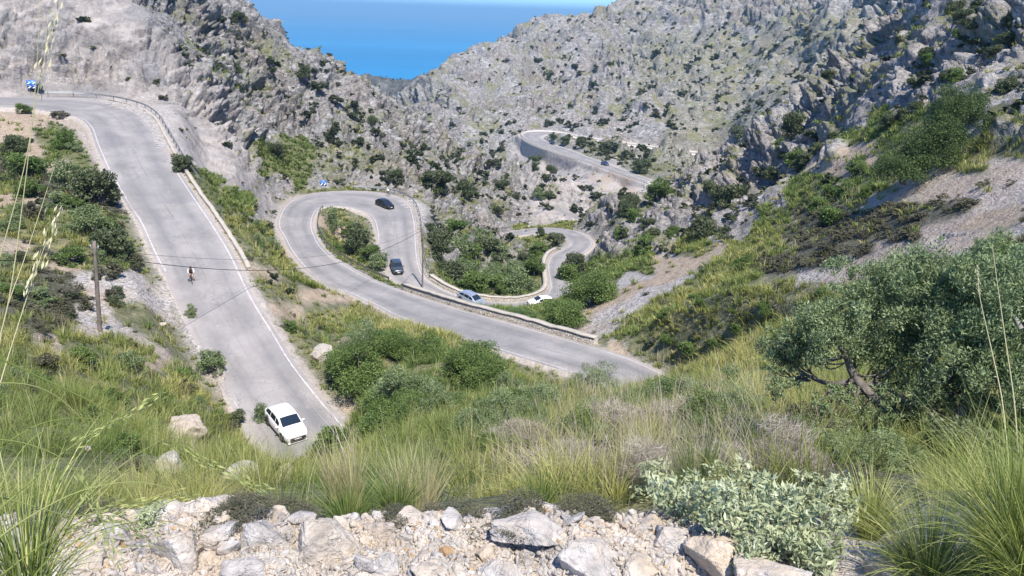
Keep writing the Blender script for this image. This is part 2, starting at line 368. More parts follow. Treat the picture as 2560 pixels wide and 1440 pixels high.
D += blocks(8.5, 0, 1.3 + 1.2 * big, 0.5, 1.1 + 0.8 * big, 0.12) * msk
D += blocks(3.1, 40, 0.65, 0.4, 0.5, 0.11) * msk
near = fr < 360
D[near] += (blocks(1.3, 80, 0.36, 0.25, 0.26, 0.14, near) + (1 - np.abs(perlin(q[near] / 1.7)) * 2) ** 2 * 0.25) * msk[near]
sv = q[:, 2] + 0.25 * q[:, 1] + 3.2 * perlin(q / 13 + 70)
for per, am in ((19.0, 4.2), (7.3, 1.7), (2.7, 0.65), (1.1, 0.25)):
    u_ = sv / per + 0.8 * perlin(q / (per * 1.6) + per); u_ = u_ - np.floor(u_)
    D += (am * big if per > 15 else am * msk) * (np.minimum(u_ * 1.25, (1 - u_) * 5) - 0.45)
D -= D.mean()
D *= rw * tb2[sel] * np.where(fr > 900, 0.9, 1.0)
DISP = np.zeros((NR, NA), F32); DISP[sel] = D
# soft hummocks on the grass slopes
q = P[(~sel).ravel()]
hm = np.zeros((NR, NA), F32)
hm[~sel] = fbm(q / 4.0, 3, .55) * 0.35
hm = np.where(far < 3.4, 0, hm) * tb2 * np.clip(far / 20, 0.25, 1)
hm = hm * (1 - np.clip(rockw, 0, 1))
X = X + N_[..., 0] * DISP; Y = Y + N_[..., 1] * DISP; Z = Z + N_[..., 2] * DISP + hm
# rubble on the ledge
m = far < 4.2
ql = P.reshape(NR, NA, 3)[m] * np.array([1, 1, 0], F32)
f1, f2, cid = worley(ql / 0.16); a1, a2, aid = worley(ql / 0.055 + 7)
v = (aid - 0.5) * 0.016 + (cid - .5) * .02 + fbm(ql / 0.5, 4, .6) * 0.07
Z[m] += v * np.clip((4.2 - far[m]) / 0.8, 0, 1)
log('disp done')
V = np.stack([X.ravel(), Y.ravel(), Z.ravel()], 1).astype(F32)
NN = normals().reshape(-1, 3)
# ------------------------------------------------------------------ helpers for meshes
def new_mesh(name, verts, faces=None, quads=None, tris=None, mats=(), smooth=False, uvs=None):
    me = bpy.data.meshes.new(name)
    verts = np.asarray(verts, F32)
    me.vertices.add(len(verts)); me.vertices.foreach_set('co', verts.ravel())
    lp = []; tot = []
    if quads is not None and len(quads): lp.append(np.asarray(quads, np.int32).ravel()); tot.append(np.full(len(quads), 4, np.int32))
    if tris is not None and len(tris): lp.append(np.asarray(tris, np.int32).ravel()); tot.append(np.full(len(tris), 3, np.int32))
    if faces is not None and len(faces):
        lp.append(np.array([i for f in faces for i in f], np.int32)); tot.append(np.array([len(f) for f in faces], np.int32))
    lp = np.concatenate(lp); tot = np.concatenate(tot)
    me.loops.add(len(lp)); me.loops.foreach_set('vertex_index', lp)
    me.polygons.add(len(tot)); st = np.concatenate([[0], np.cumsum(tot)[:-1]]).astype(np.int32)
    me.polygons.foreach_set('loop_start', st); me.polygons.foreach_set('loop_total', tot)
    if smooth: me.polygons.foreach_set('use_smooth', np.ones(len(tot), bool))
    me.update(calc_edges=True)
    for m in mats: me.materials.append(m)
    return me
def link(name, me, parent=None, loc=None):
    o = bpy.data.objects.new(name, me); COL.objects.link(o)
    if parent is not None: o.parent = parent
    if loc is not None: o.location = loc
    return o
def tag(o, label=None, cat=None, group=None, kind=None):
    if label: o['label'] = label
    if cat: o['category'] = cat
    if group: o['group'] = group
    if kind: o['kind'] = kind
    return o
# ------------------------------------------------------------------ node helper
class NT:
    def __init__(s, name):
        s.m = bpy.data.materials.new(name); s.m.use_nodes = True; s.t = s.m.node_tree; s.t.nodes.clear()
        s.out = s.t.nodes.new('ShaderNodeOutputMaterial')
    def n(s, typ, ins=None, **kw):
        nd = s.t.nodes.new(typ)
        for k, v in kw.items(): setattr(nd, k, v)
        for k, v in (ins or {}).items():
            if isinstance(v, bpy.types.NodeSocket): s.t.links.new(v, nd.inputs[k])
            else: nd.inputs[k].default_value = v
        return nd
    def math(s, op, a, b=None, c=None, clamp=False):
        nd = s.t.nodes.new('ShaderNodeMath'); nd.operation = op; nd.use_clamp = clamp
        for i, v in enumerate((a, b, c)):
            if v is None: continue
            if isinstance(v, bpy.types.NodeSocket): s.t.links.new(v, nd.inputs[i])
            else: nd.inputs[i].default_value = v
        return nd.outputs[0]
    def mix(s, f, a, b, bt='MIX'):
        nd = s.t.nodes.new('ShaderNodeMix'); nd.data_type = 'RGBA'; nd.blend_type = bt; nd.clamp_factor = True
        for i, v in ((0, f), (6, a), (7, b)):
            if isinstance(v, bpy.types.NodeSocket): s.t.links.new(v, nd.inputs[i])
            else: nd.inputs[i].default_value = (v if i == 0 else (*v, 1) if len(v) == 3 else v)
        return nd.outputs[2]
    def noise(s, scale, detail=4, rough=0.55, vec=None, out=0, dist=0):
        nd = s.n('ShaderNodeTexNoise', {'Scale': scale, 'Detail': detail, 'Roughness': rough, 'Distortion': dist})
        if vec is not None: s.t.links.new(vec, nd.inputs['Vector'])
        return nd.outputs[out]
    def vor(s, scale, feature='F1', vec=None, out='Distance', rnd=1.0):
        nd = s.n('ShaderNodeTexVoronoi', {'Scale': scale, 'Randomness': rnd}, feature=feature)
        if vec is not None: s.t.links.new(vec, nd.inputs['Vector'])
        return nd.outputs[out]
    def ramp(s, f, stops):
        nd = s.t.nodes.new('ShaderNodeValToRGB'); e = nd.color_ramp.elements
        s.t.links.new(f, nd.inputs[0])
        while len(e) < len(stops): e.new(0.5)
        for el, (p, c) in zip(e, stops): el.position = p; el.color = (*c, 1) if not isinstance(c, (int, float)) else (c, c, c, 1)
        return nd.outputs[0]
    def bsdf(s, color, rough=0.85, normal=None, spec=0.3, **kw):
        nd = s.t.nodes.new('ShaderNodeBsdfPrincipled')
        for k, v in {'Base Color': color, 'Roughness': rough, 'Specular IOR Level': spec, **kw}.items():
            if isinstance(v, bpy.types.NodeSocket): s.t.links.new(v, nd.inputs[k])
            else: nd.inputs[k].default_value = (*v, 1) if k == 'Base Color' and len(v) == 3 else v
        if normal is not None: s.t.links.new(normal, nd.inputs['Normal'])
        s.t.links.new(nd.outputs[0], s.out.inputs[0]); return nd
    def bump(s, h, strength=0.5, dist=0.1, normal=None):
        nd = s.n('ShaderNodeBump', {'Strength': strength, 'Distance': dist, 'Height': h})
        if normal is not None: s.t.links.new(normal, nd.inputs['Normal'])
        return nd.outputs[0]
    def pos(s): return s.n('ShaderNodeNewGeometry').outputs['Position']
def simple_mat(name, color, rough=0.6, metal=0.0, spec=0.5, var=0.0, vscale=8, **kw):
    t = NT(name)
    if var:
        n = t.noise(vscale, 3, vec=t.n('ShaderNodeTexCoord').outputs['Object'])
        c = t.mix(t.math('MULTIPLY', n, var), color, tuple(x * 0.45 for x in color))
    else: c = color
    t.bsdf(c, rough, None, spec, Metallic=metal, **kw); return t.m
# ------------------------------------------------------------------ terrain material
def terrain_material():
    t = NT('limestone_and_earth')
    p = t.pos()
    za = t.n('ShaderNodeVertexColor', layer_name='cover_a').outputs[0]; zb = t.n('ShaderNodeVertexColor', layer_name='cover_b').outputs[0]
    sa = t.n('ShaderNodeSeparateColor', {'Color': za}); sb = t.n('ShaderNodeSeparateColor', {'Color': zb})
    pale, crag, scree = sa.outputs[0], sa.outputs[1], sa.outputs[2]
    orange, grass, heath = sb.outputs[0], sb.outputs[1], sb.outputs[2]
    n_big = t.noise(0.045, 5, 0.6, p); n_mid = t.noise(0.35, 6, 0.65, p); n_fin = t.noise(2.2, 6, 0.7, p)
    v1 = t.vor(0.35, 'DISTANCE_TO_EDGE', t.n('ShaderNodeVectorMath', {0: p, 1: t.n('ShaderNodeVectorMath', {0: t.noise(0.5, 3, vec=p, out=1), 3: 2.0}, operation='SCALE').outputs[0]}, operation='ADD').outputs[0])
    crack = t.ramp(v1, [(0.0, 0.0), (0.09, 1.0)])
    rock = t.ramp(n_mid, [(0.3, (0.16, 0.156, 0.152)), (0.45, (0.355, 0.347, 0.335)), (0.64, (0.53, 0.515, 0.495))])
    rock = t.mix(t.ramp(n_big, [(0.42, 0.0), (0.62, 0.55)]), rock, (0.37, 0.31, 0.26))
    lich = t.ramp(n_fin, [(0.50, 0.0), (0.68, 0.6)])
    rock = t.mix(lich, rock, (0.14, 0.145, 0.15))
    rock = t.mix(t.math('MULTIPLY', t.math('SUBTRACT', 1.0, crack), t.ramp(n_mid, [(0.42, 0.0), (0.56, 0.6)])), rock, (0.10, 0.10, 0.10))
    pl = t.ramp(n_mid, [(0.3, (0.25, 0.232, 0.215)), (0.5, (0.43, 0.392, 0.36)), (0.72, (0.53, 0.49, 0.455))])
    streak = t.noise(0.12, 5, 0.6, t.n('ShaderNodeMapping', {'Vector': p, 'Rotation': (0.3, 0.6, 0.2), 'Scale': (1.0, 1.0, 0.25)}).outputs[0])
    pl = t.mix(t.ramp(streak, [(0.52, 0.0), (0.62, 0.7)]), pl, (0.27, 0.275, 0.28))
    pl = t.mix(t.ramp(n_fin, [(0.55, 0.0), (0.75, 0.35)]), pl, (0.2, 0.18, 0.16))
    pst = t.n('ShaderNodeMapping', {'Vector': p, 'Rotation': (0.5, -0.75, 0.2), 'Scale': (0.8, 0.8, 1.6)}).outputs[0]
    cr3 = t.math('MULTIPLY', t.ramp(t.math('ABSOLUTE', t.math('SUBTRACT', t.noise(0.6, 6, 0.66, pst), 0.5)), [(0.0, 0.5), (0.018, 0.0)]), t.ramp(n_big, [(0.42, 0.05), (0.58, 1.0)]))
    cr4 = t.ramp(t.math('ABSOLUTE', t.math('SUBTRACT', t.noise(0.30, 7, 0.72, t.n('ShaderNodeMapping', {'Vector': p, 'Rotation': (0.1, 0.25, 0.0), 'Scale': (0.7, 0.7, 1.5)}).outputs[0]), 0.5)), [(0.0, 0.85), (0.045, 0.0)])
    rock = t.mix(cr4, rock, (0.10, 0.10, 0.095))
    dg = t.noise(0.16, 6, 0.62, t.n('ShaderNodeMapping', {'Vector': p, 'Rotation': (0.0, 0.75, 0.0), 'Scale': (0.35, 0.6, 1.6)}).outputs[0])
    pl = t.mix(t.ramp(dg, [(0.5, 0.0), (0.6, 0.6)]), pl, (0.25, 0.235, 0.225))
    c = t.mix(cr3, t.mix(pale, rock, pl), (0.12, 0.11, 0.10))
    sv = t.vor(5.5, 'F1', p, 'Color'); sg = t.n('ShaderNodeRGBToBW', {'Color': sv}).outputs[0]
    scc = t.ramp(sg, [(0.15, (0.27, 0.25, 0.23)), (0.5, (0.47, 0.435, 0.40)), (0.9, (0.60, 0.57, 0.54))])
    scc = t.mix(t.ramp(n_big, [(0.5, 0.0), (0.6, 0.5)]), scc, (0.42, 0.31, 0.21))
    c = t.mix(scree, c, scc)
    orr = t.ramp(t.noise(1.4, 6, 0.7, p), [(0.3, (0.30, 0.225, 0.155)), (0.5, (0.47, 0.37, 0.265)), (0.7, (0.55, 0.465, 0.37))])
    c = t.mix(orange, c, orr)
    gr = t.ramp(t.noise(1.1, 6, 0.7, p), [(0.3, (0.05, 0.065, 0.025)), (0.5, (0.13, 0.14, 0.055)), (0.62, (0.22, 0.20, 0.10)), (0.72, (0.36, 0.30, 0.22))])
    c = t.mix(grass, c, gr)
    hh = t.ramp(n_fin, [(0.35, (0.05, 0.055, 0.035)), (0.55, (0.10, 0.10, 0.06)), (0.74, (0.30, 0.26, 0.21))])
    c = t.mix(heath, c, hh)
    b = t.bump(n_mid, 1.0, 1.3)
    b = t.bump(t.noise(0.85, 5, 0.75, p), t.math('SUBTRACT', 1.0, t.math('MULTIPLY', grass, 0.7)), 0.55, b)
    rdg = t.math('ABSOLUTE', t.math('SUBTRACT', t.noise(0.6, 6, 0.66, t.n('ShaderNodeMapping', {'Vector': p, 'Rotation': (0.5, -0.75, 0.2), 'Scale': (0.8, 0.8, 1.6)}).outputs[0]), 0.5)); cr2 = t.ramp(rdg, [(0.0, 0.0), (0.035, 1.0)])
    rkm = t.math('SUBTRACT', 1.0, t.math('ADD', t.math('ADD', scree, orange), t.math('ADD', grass, heath)), clamp=True)
    b = t.bump(cr2, t.math('MULTIPLY', rkm, t.math('SUBTRACT', 0.7, t.math('MULTIPLY', pale, 0.5))), 0.3, b); b = t.bump(n_fin, 0.9, 0.22, b)
    b = t.bump(t.vor(6.0, 'F1', p), t.math('MULTIPLY', t.math('ADD', scree, orange), 0.6), 0.12, b)
    b = t.bump(t.noise(14, 4, 0.7, p), 0.5, 0.03, b)
    t.bsdf(c, 0.92, b, 0.2); return t.m
MT = terrain_material()
# vertex covers (what the ground is made of)
wts = np.zeros((9, 6), F32)   # pale, crag, scree, orange, grass, heath
for k, row in zip(ZC, [(0,0,0,0,0,0),(1,0,0,0,0,0),(.25,1,0,0,0,0),(0,0,0,0,.3,0),(0,0,0,0,.85,0),(0,0,0,0,.95,.0),(0,0,0,0,0,.9),(0,0,1,0,0,0),(.0,0,.3,.85,0,0)]): wts[ZC.index(k)] = row
cov = wts[ZONE].reshape(NR, NA, 6)
cov = np.stack([blur(cov[..., k], 2) for k in range(6)], -1)
# grass patches among the karst: gentle ledges
q = P.reshape(NR, NA, 3)
pn = fbm(q.reshape(-1, 3) / 14.0, 4, 0.6).reshape(NR, NA)
flat_ = sstep(0.45, 0.8, NN[:, 2].reshape(NR, NA))
rk = (ZONE.reshape(NR, NA) <= 3)
gm = np.where(rk, sstep(0.12, 0.45, pn + np.array([0., -.35, .02, .22, 0, 0, 0, 0, 0])[ZONE].reshape(NR, NA)) * (0.35 + 0.65 * flat_), 0)
cov[..., 4] = np.maximum(cov[..., 4], gm * 0.8)
PATCH = gm.ravel()
# road verges: pale gravel
vg = np.clip(1 - (DR - 0.2) / 1.6, 0, 1); cov[..., 2] = np.maximum(cov[..., 2], vg); cov[..., 4] *= 1 - vg; cov[..., 5] *= 1 - vg
hd_ = (far > 850) & (np.arange(NA)[None] < np.searchsorted(AZ, math.radians(-3.5))); cov[..., 5] = np.where(hd_, 0.85, cov[..., 5])
cov = cov.reshape(-1, 6)
def terrain_obj(name, c0, c1, r0, r1, mat=None, smooth=True):
    ids = (np.arange(r0, r1)[:, None] * NA + np.arange(c0, c1)[None])
    v = V[ids.ravel()]; nr, nc = ids.shape
    a = np.arange(nr * nc).reshape(nr, nc)
    quads = np.stack([a[:-1, :-1], a[:-1, 1:], a[1:, 1:], a[1:, :-1]], -1).reshape(-1, 4)
    me = new_mesh(name, v, quads=quads, mats=[mat or MT], smooth=smooth)
    for nm, sl in (('cover_a', slice(0, 3)), ('cover_b', slice(3, 6))):
        at = me.color_attributes.new(nm, 'FLOAT_COLOR', 'POINT')
        col = np.ones((len(v), 4), F32); col[:, :3] = cov[ids.ravel(), sl]
        at.data.foreach_set('color', col.ravel())
    return tag(link(name, me), kind='structure')
rs = [int(np.searchsorted(LR, math.log(x))) for x in (4.0, 100, 900)]
t = NT('ledge_earth'); p = t.pos()
c = t.ramp(t.noise(5, 6, .7, p), [(0.3, (0.28, 0.225, 0.17)), (0.5, (0.44, 0.37, 0.29)), (0.7, (0.52, 0.47, 0.41))])
g_ = t.n('ShaderNodeRGBToBW', {'Color': t.vor(60, 'F1', p, 'Color')}).outputs[0]
c = t.mix(t.ramp(g_, [(0.3, 0.0), (0.7, 0.6)]), c, (0.55, 0.52, 0.48)); c = t.mix(t.ramp(t.noise(2.0, 4, .6, p), [(0.5, 0.0), (0.65, 0.6)]), c, (0.36, 0.35, 0.34))
b = t.bump(t.vor(60, 'F1', p), 0.8, 0.012); b = t.bump(t.noise(25, 5, .7, p), 0.8, 0.02, b); t.bsdf(c, 0.95, b, 0.15); ML = t.m
terrain_obj('ground_ledge', 0, NA, 0, rs[0] + 1, ML)
terrain_obj('hillside', 0, NA, rs[0], rs[1] + 1)
cm = int(np.searchsorted(AZ, math.radians(-7)))
terrain_obj('mountain_left', 0, cm + 1, rs[1], rs[2] + 1, None, False)
terrain_obj('mountain_right', cm, NA, rs[1], rs[2] + 1, None, False)
t = NT('maquis_cover'); p = t.pos()
c = t.ramp(t.noise(0.05, 6, .75, p), [(0.3, (0.04, 0.05, 0.04)), (0.5, (0.085, 0.088, 0.08)), (0.68, (0.20, 0.195, 0.19))]); t.bsdf(c, 0.95, t.bump(t.noise(0.12, 6, .75, p), 1.0, 3.0), 0.1); MH = t.m
ch = int(np.searchsorted(AZ, math.radians(-3.0)))
terrain_obj('headland', 0, ch + 1, rs[2], NR, MH, False)
terrain_obj('mountain_far', ch, NA, rs[2], NR, None, False)
log('terrain objects')
# ------------------------------------------------------------------ ground lookup
def ground(x, y):
    """height of the built terrain at world x, y (approximate where the rock was pushed sideways)"""
    az = math.atan2(x, y); lr = math.log(math.hypot(x, y))
    i = int(np.clip(np.searchsorted(AZ, az) - 1, 0, NA - 2)); j = int(np.clip(np.searchsorted(LR, lr) - 1, 0, NR - 2))
    fa_ = (az - AZ[i]) / (AZ[i + 1] - AZ[i]); fr_ = (lr - LR[j]) / (LR[j + 1] - LR[j])
    z = Z[j, i] * (1 - fa_) * (1 - fr_) + Z[j, i + 1] * fa_ * (1 - fr_) + Z[j + 1, i] * (1 - fa_) * fr_ + Z[j + 1, i + 1] * fa_ * fr_
    return float(z)
VPX, VPY, VPZ = project(V)
def hit(px, py, rmin=1.0, rmax=1800):
    """first point of the terrain seen through photo pixel px, py"""
    d = ray(px, py); az = math.atan2(d[0], d[1]); tan = d[2] / math.hypot(d[0], d[1])
    i = int(np.clip(np.searchsorted(AZ, az), 1, NA - 1))
    r = np.exp(LR); zz = (Z[:, i] + Z[:, i - 1]) / 2; ok = (zz / r >= tan) & (r > rmin) & (r < rmax)
    if not ok.any(): return None
    j = int(np.argmax(ok)); D_ = r[j] / math.hypot(d[0], d[1])
    return d * D_
# ------------------------------------------------------------------ sky, sun, sea
SUN_EL = math.radians(60); SUN_AZ = math.radians(154)     # azimuth clockwise from the viewing direction (+Y)
w = bpy.data.worlds.new('World'); scene.world = w; w.use_nodes = True
nt = w.node_tree; nt.nodes.clear()
sky = nt.nodes.new('ShaderNodeTexSky'); sky.sky_type = 'NISHITA'; sky.sun_disc = False
sky.sun_elevation = SUN_EL; sky.sun_rotation = SUN_AZ; sky.altitude = 2600; sky.air_density = 0.9; sky.dust_density = 0.0; sky.ozone_density = 3.0
bg = nt.nodes.new('ShaderNodeBackground'); bg.inputs[1].default_value = 0.145
wo = nt.nodes.new('ShaderNodeOutputWorld'); tn = nt.nodes.new('ShaderNodeMix'); tn.data_type = 'RGBA'; tn.blend_type = 'MULTIPLY'; tn.inputs[0].default_value = 1.0; tn.inputs[7].default_value = (0.58, 0.82, 1.10, 1)
nt.links.new(sky.outputs[0], tn.inputs[6]); nt.links.new(tn.outputs[2], bg.inputs[0]); nt.links.new(bg.outputs[0], wo.inputs[0])
sl = bpy.data.lights.new('sun', 'SUN'); sl.energy = 4.2; sl.angle = math.radians(0.5); sl.color = (1.0, 0.93, 0.84)
so = bpy.data.objects.new('sun', sl); COL.objects.link(so)
sd = Vector((math.sin(SUN_AZ) * math.cos(SUN_EL), math.cos(SUN_AZ) * math.cos(SUN_EL), math.sin(SUN_EL)))
so.rotation_euler = sd.to_track_quat('Z', 'Y').to_euler(); so.location = (0, 0, 60)
SEA_Z = -262.0
t = NT('sea_water'); p = t.pos()
n = t.noise(0.0011, 4, 0.6, t.n('ShaderNodeMapping', {'Vector': p, 'Scale': (0.35, 1.0, 1.0)}).outputs[0])
c = t.mix(t.ramp(n, [(0.4, 0.0), (0.62, 1.0)]), (0.003, 0.15, 0.325), (0.007, 0.195, 0.39))
b = t.bump(t.noise(0.05, 6, 0.65, p), 0.35, 2.0)
t.bsdf(c, 0.5, b, 0.12)
S = 120000.0
me = new_mesh('sea', [(-S, 200, SEA_Z), (S, 200, SEA_Z), (S, S, SEA_Z), (-S, S, SEA_Z)], quads=[(0, 1, 2, 3)], mats=[t.m])
tag(link('sea', me), kind='structure')
# the air: one box round everything, sky outside
hz = bpy.data.materials.new('sea_air'); hz.use_nodes = True; hz.node_tree.nodes.clear()
ho = hz.node_tree.nodes.new('ShaderNodeOutputMaterial'); hv = hz.node_tree.nodes.new('ShaderNodeVolumePrincipled')
hv.inputs['Color'].default_value = (0.42, 0.76, 1.0, 1); hv.inputs['Density'].default_value = 0.00011; hv.inputs['Anisotropy'].default_value = 0.2
hz.node_tree.links.new(hv.outputs[0], ho.inputs['Volume'])
bx0, bx1, by0, by1, bz0, bz1 = -122000, 122000, -600, 122000, SEA_Z - 80, 190
bv = [(x, y, z) for z in (bz0, bz1) for x, y in ((bx0, by0), (bx1, by0), (bx1, by1), (bx0, by1))]
me = new_mesh('haze', bv, quads=[(0, 3, 2, 1), (4, 5, 6, 7), (0, 1, 5, 4), (1, 2, 6, 5), (2, 3, 7, 6), (3, 0, 4, 7)], mats=[hz])
tag(link('haze', me), kind='stuff')
scene.cycles.volume_bounces = 0; scene.cycles.max_bounces = 6; scene.cycles.transparent_max_bounces = 8
# one far sheet under everything that is out of the grid, so that the ground reaches the horizon behind and beside the camera
scene.view_settings.view_transform = 'Standard'; scene.view_settings.look = 'None'
scene.view_settings.exposure = 0.92; scene.view_settings.gamma = 1
# ------------------------------------------------------------------ roads
def road_material():
    t = NT('worn_asphalt'); p = t.pos()
    n1 = t.noise(0.25, 6, 0.65, p); n2 = t.noise(9, 5, 0.7, p)
    c = t.ramp(n1, [(0.35, (0.225, 0.214, 0.206)), (0.5, (0.275, 0.260, 0.248)), (0.65, (0.32, 0.302, 0.288))])
    c = t.mix(t.ramp(n2, [(0.45, 0.0), (0.75, 0.3)]), c, (0.16, 0.155, 0.15))
    uv = t.n('ShaderNodeUVMap', uv_map='along').outputs[0]
    su = t.n('ShaderNodeSeparateXYZ', {'Vector': uv})
    u = su.outputs[0]       # 0..1 across
    tr = t.math('ABSOLUTE', t.math('SUBTRACT', t.math('ABSOLUTE', t.math('SUBTRACT', u, 0.5)), 0.24))
    wear = t.ramp(tr, [(0.0, 0.8), (0.14, 0.0)])
    c = t.mix(t.math('MULTIPLY', wear, t.ramp(t.noise(0.11, 4, 0.65, p), [(0.38, 0.25), (0.6, 1.0)])), c, (0.16, 0.16, 0.162))
    ed = t.ramp(t.math('ABSOLUTE', t.math('SUBTRACT', u, 0.5)), [(0.36, 0.0), (0.5, 0.55)])
    c = t.mix(ed, c, (0.36, 0.32, 0.30))
    v = t.vor(0.55, 'DISTANCE_TO_EDGE', t.n('ShaderNodeVectorMath', {0: p, 1: t.n('ShaderNodeVectorMath', {0: t.noise(0.7, 4, vec=p, out=1), 3: 2.5}, operation='SCALE').outputs[0]}, operation='ADD').outputs[0])
    ck = t.math('MULTIPLY', t.ramp(v, [(0.0, 1.0), (0.018, 0.0)]), t.ramp(t.noise(0.12, 2, vec=p), [(0.42, 0.0), (0.52, 0.7)]))
    c = t.mix(ck, c, (0.12, 0.12, 0.12))
    pa = t.noise(0.05, 2, 0.5, p)
    c = t.mix(t.ramp(pa, [(0.55, 0.0), (0.57, 0.35)]), c, (0.17, 0.17, 0.175))
    sm = t.math('ABSOLUTE', t.math('SUBTRACT', t.math('ADD', u, t.math('MULTIPLY', t.math('SUBTRACT', t.noise(0.6, 3, .6, p), 0.5), 0.035)), 0.5))
    c = t.mix(t.math('MULTIPLY', t.ramp(sm, [(0.0, 1.0), (0.007, 0.0)]), t.ramp(t.noise(0.08, 3, .6, p), [(0.45, 0.0), (0.55, 0.7)])), c, (0.10, 0.10, 0.10))
    lv = t.n('ShaderNodeTexNoise', {'Scale': 1.0, 'Detail': 5.0, 'Roughness': 0.7, 'Vector': t.n('ShaderNodeMapping', {'Vector': uv, 'Scale': (9.0, 0.10, 1.0)}).outputs[0]}).outputs[0]
    c = t.mix(t.ramp(lv, [(0.5, 0.0), (0.72, 0.55)]), c, (0.15, 0.15, 0.152))
    sp = t.ramp(t.noise(0.7, 6, .75, p), [(0.6, 0.0), (0.72, 0.5)]); c = t.mix(sp, c, (0.40, 0.375, 0.35))
    t.bsdf(c, 0.88, t.bump(n2, 0.35, 0.02), 0.25); return t.m
MR = road_material()
t = NT('road_paint'); p = t.pos()
c = t.mix(t.ramp(t.noise(2.2, 5, 0.7, p), [(0.40, 0.0), (0.62, 0.8)]), (0.54, 0.53, 0.51), (0.31, 0.295, 0.285))
t.bsdf(c, 0.7, None, 0.3); MP = t.m
def strip(name, A, B, mat, parent=None, arc=None, nx=6, crown=0.0):
    n = len(A); f = np.linspace(0, 1, nx + 1)
    v = A[:, None] * (1 - f[None, :, None]) + B[:, None] * f[None, :, None]
    v = v.copy(); v[..., 2] += crown * (1 - (2 * f - 1) ** 2)[None]
    a = np.arange(n * (nx + 1)).reshape(n, nx + 1)
    q = np.stack([a[:-1, :-1], a[:-1, 1:], a[1:, 1:], a[1:, :-1]], -1).reshape(-1, 4)
    v = v.reshape(-1, 3)
    e1 = v[q[0, 1]] - v[q[0, 0]]; e2 = v[q[0, 3]] - v[q[0, 0]]
    if np.cross(e1, e2)[2] < 0: q = q[:, ::-1]
    me = new_mesh(name, v, quads=q, mats=[mat], smooth=True)
    uv = me.uv_layers.new(name='along')
    lv = np.empty(len(me.loops), np.int32); me.loops.foreach_get('vertex_index', lv)
    U = np.stack([np.tile(f, n)[lv], (np.repeat(arc, nx + 1) if arc is not None else np.zeros(len(v)))[lv]], 1)
    uv.data.foreach_set('uv', U.astype(F32).ravel())
    return link(name, me, parent)
def offs(q, side, d):
    """polyline at distance d outside the painted line on the given side (+1 right, -1 left)"""
    E_ = q.R if side > 0 else q.L
    return E_ + q.N * side * d
def lift(A, h): A = A.copy(); A[:, 2] += h; return A
for q, nm in ((RA, 'upper_road'), (RB, 'switchback_road'), (RC, 'far_road')):
    ex = 0.45
    ro = strip('road', offs(q, -1, ex), offs(q, 1, ex), MR, arc=q.arc, nx=8, crown=0.03)
    tag(ro, kind='structure')
    for side in (1, -1):
        wd = 0.115 if q is not RC else 0.2
        f = ex / (2 * q.hw + 2 * ex)
        a = lift(offs(q, side, wd), 0.008); b = lift(offs(q, side, 0.0), 0.008)
        a[:, 2] += 0.03 * 4 * (f * 0.7) * (1 - f * 0.7); b[:, 2] += 0.03 * 4 * f * (1 - f)
        pm = strip('edge_line', a, b, MP, ro, arc=q.arc, nx=1)
t = NT('gravel_verge'); p = t.pos()
c = t.ramp(t.noise(2.5, 6, .7, p), [(0.3, (0.22, 0.19, 0.16)), (0.5, (0.38, 0.34, 0.30)), (0.7, (0.46, 0.43, 0.39))]); t.bsdf(c, 0.95, t.bump(t.noise(12, 4, .7, p), 0.8, 0.05), 0.2); MV = t.m
for q in ROADS:
    for side in (1, -1):
        a = offs(q, side, 0.45); b = offs(q, side, 1.25); b[:, 2] -= 0.28; c_ = offs(q, side, 1.5); c_[:, 2] -= 1.0
        v = np.concatenate([a, b, c_]); n = len(a); i_ = np.arange(n - 1)
        qd = np.concatenate([np.stack([i_ + k * n, i_ + 1 + k * n, i_ + 1 + (k + 1) * n, i_ + (k + 1) * n], 1) for k in (0, 1)])
        if side > 0: qd = qd[:, ::-1]
        tag(link('verge', new_mesh('verge', v, quads=qd, mats=[MV], smooth=True)), kind='structure')
log('roads')
# ------------------------------------------------------------------ plants: shared pieces
def unit(v): return v / (np.linalg.norm(v, axis=-1, keepdims=True) + 1e-9)
def leaf_quads(c, d, n, ln, wd):
    """rhombic leaves: centre c, long axis d, face normal n"""
    s = unit(np.cross(d, n)); ln = np.asarray(ln)[:, None]; wd = np.asarray(wd)[:, None]
    v = np.stack([c - d * ln * .5, c - d * ln * .05 + s * wd * .5, c + d * ln * .5, c - d * ln * .05 - s * wd * .5], 1)
    return v.reshape(-1, 3)
def tube(path, rad, k=6):
    """verts and quads of one limb"""
    path = np.asarray(path, float); rad = np.asarray(rad, float); n = len(path)
    T = unit(np.gradient(path, axis=0)); ref = np.array([0.3, 0.9, 0.2]); A = unit(np.cross(T, ref)); B = np.cross(T, A)
    th = np.arange(k) / k * 2 * math.pi
    v = path[:, None] + rad[:, None, None] * (A[:, None] * np.cos(th)[None, :, None] + B[:, None] * np.sin(th)[None, :, None])
    a = np.arange(n * k).reshape(n, k)
    q = np.stack([a[:-1], np.roll(a[:-1], -1, 1), np.roll(a[1:], -1, 1), a[1:]], -1).reshape(-1, 4)
    return v.reshape(-1, 3), q
class Acc:
    def __init__(s): s.v = []; s.q = []; s.c = []; s.n = 0
    def add(s, v, q, tint=None):
        s.v.append(np.asarray(v, F32)); s.q.append(np.asarray(q, np.int32) + s.n); s.n += len(v)
        if tint is not None: s.c.append(np.asarray(tint, F32))
    def leaves(s, v, tint):
        s.add(v, np.arange(len(v)).reshape(-1, 4), np.repeat(tint, 4))
    def mesh(s, name, mats, smooth=False):
        me = new_mesh(name, np.concatenate(s.v), quads=np.concatenate(s.q), mats=mats, smooth=smooth)
        if s.c:
            at = me.attributes.new('tint', 'FLOAT', 'POINT'); at.data.foreach_set('value', np.concatenate(s.c))
        return me
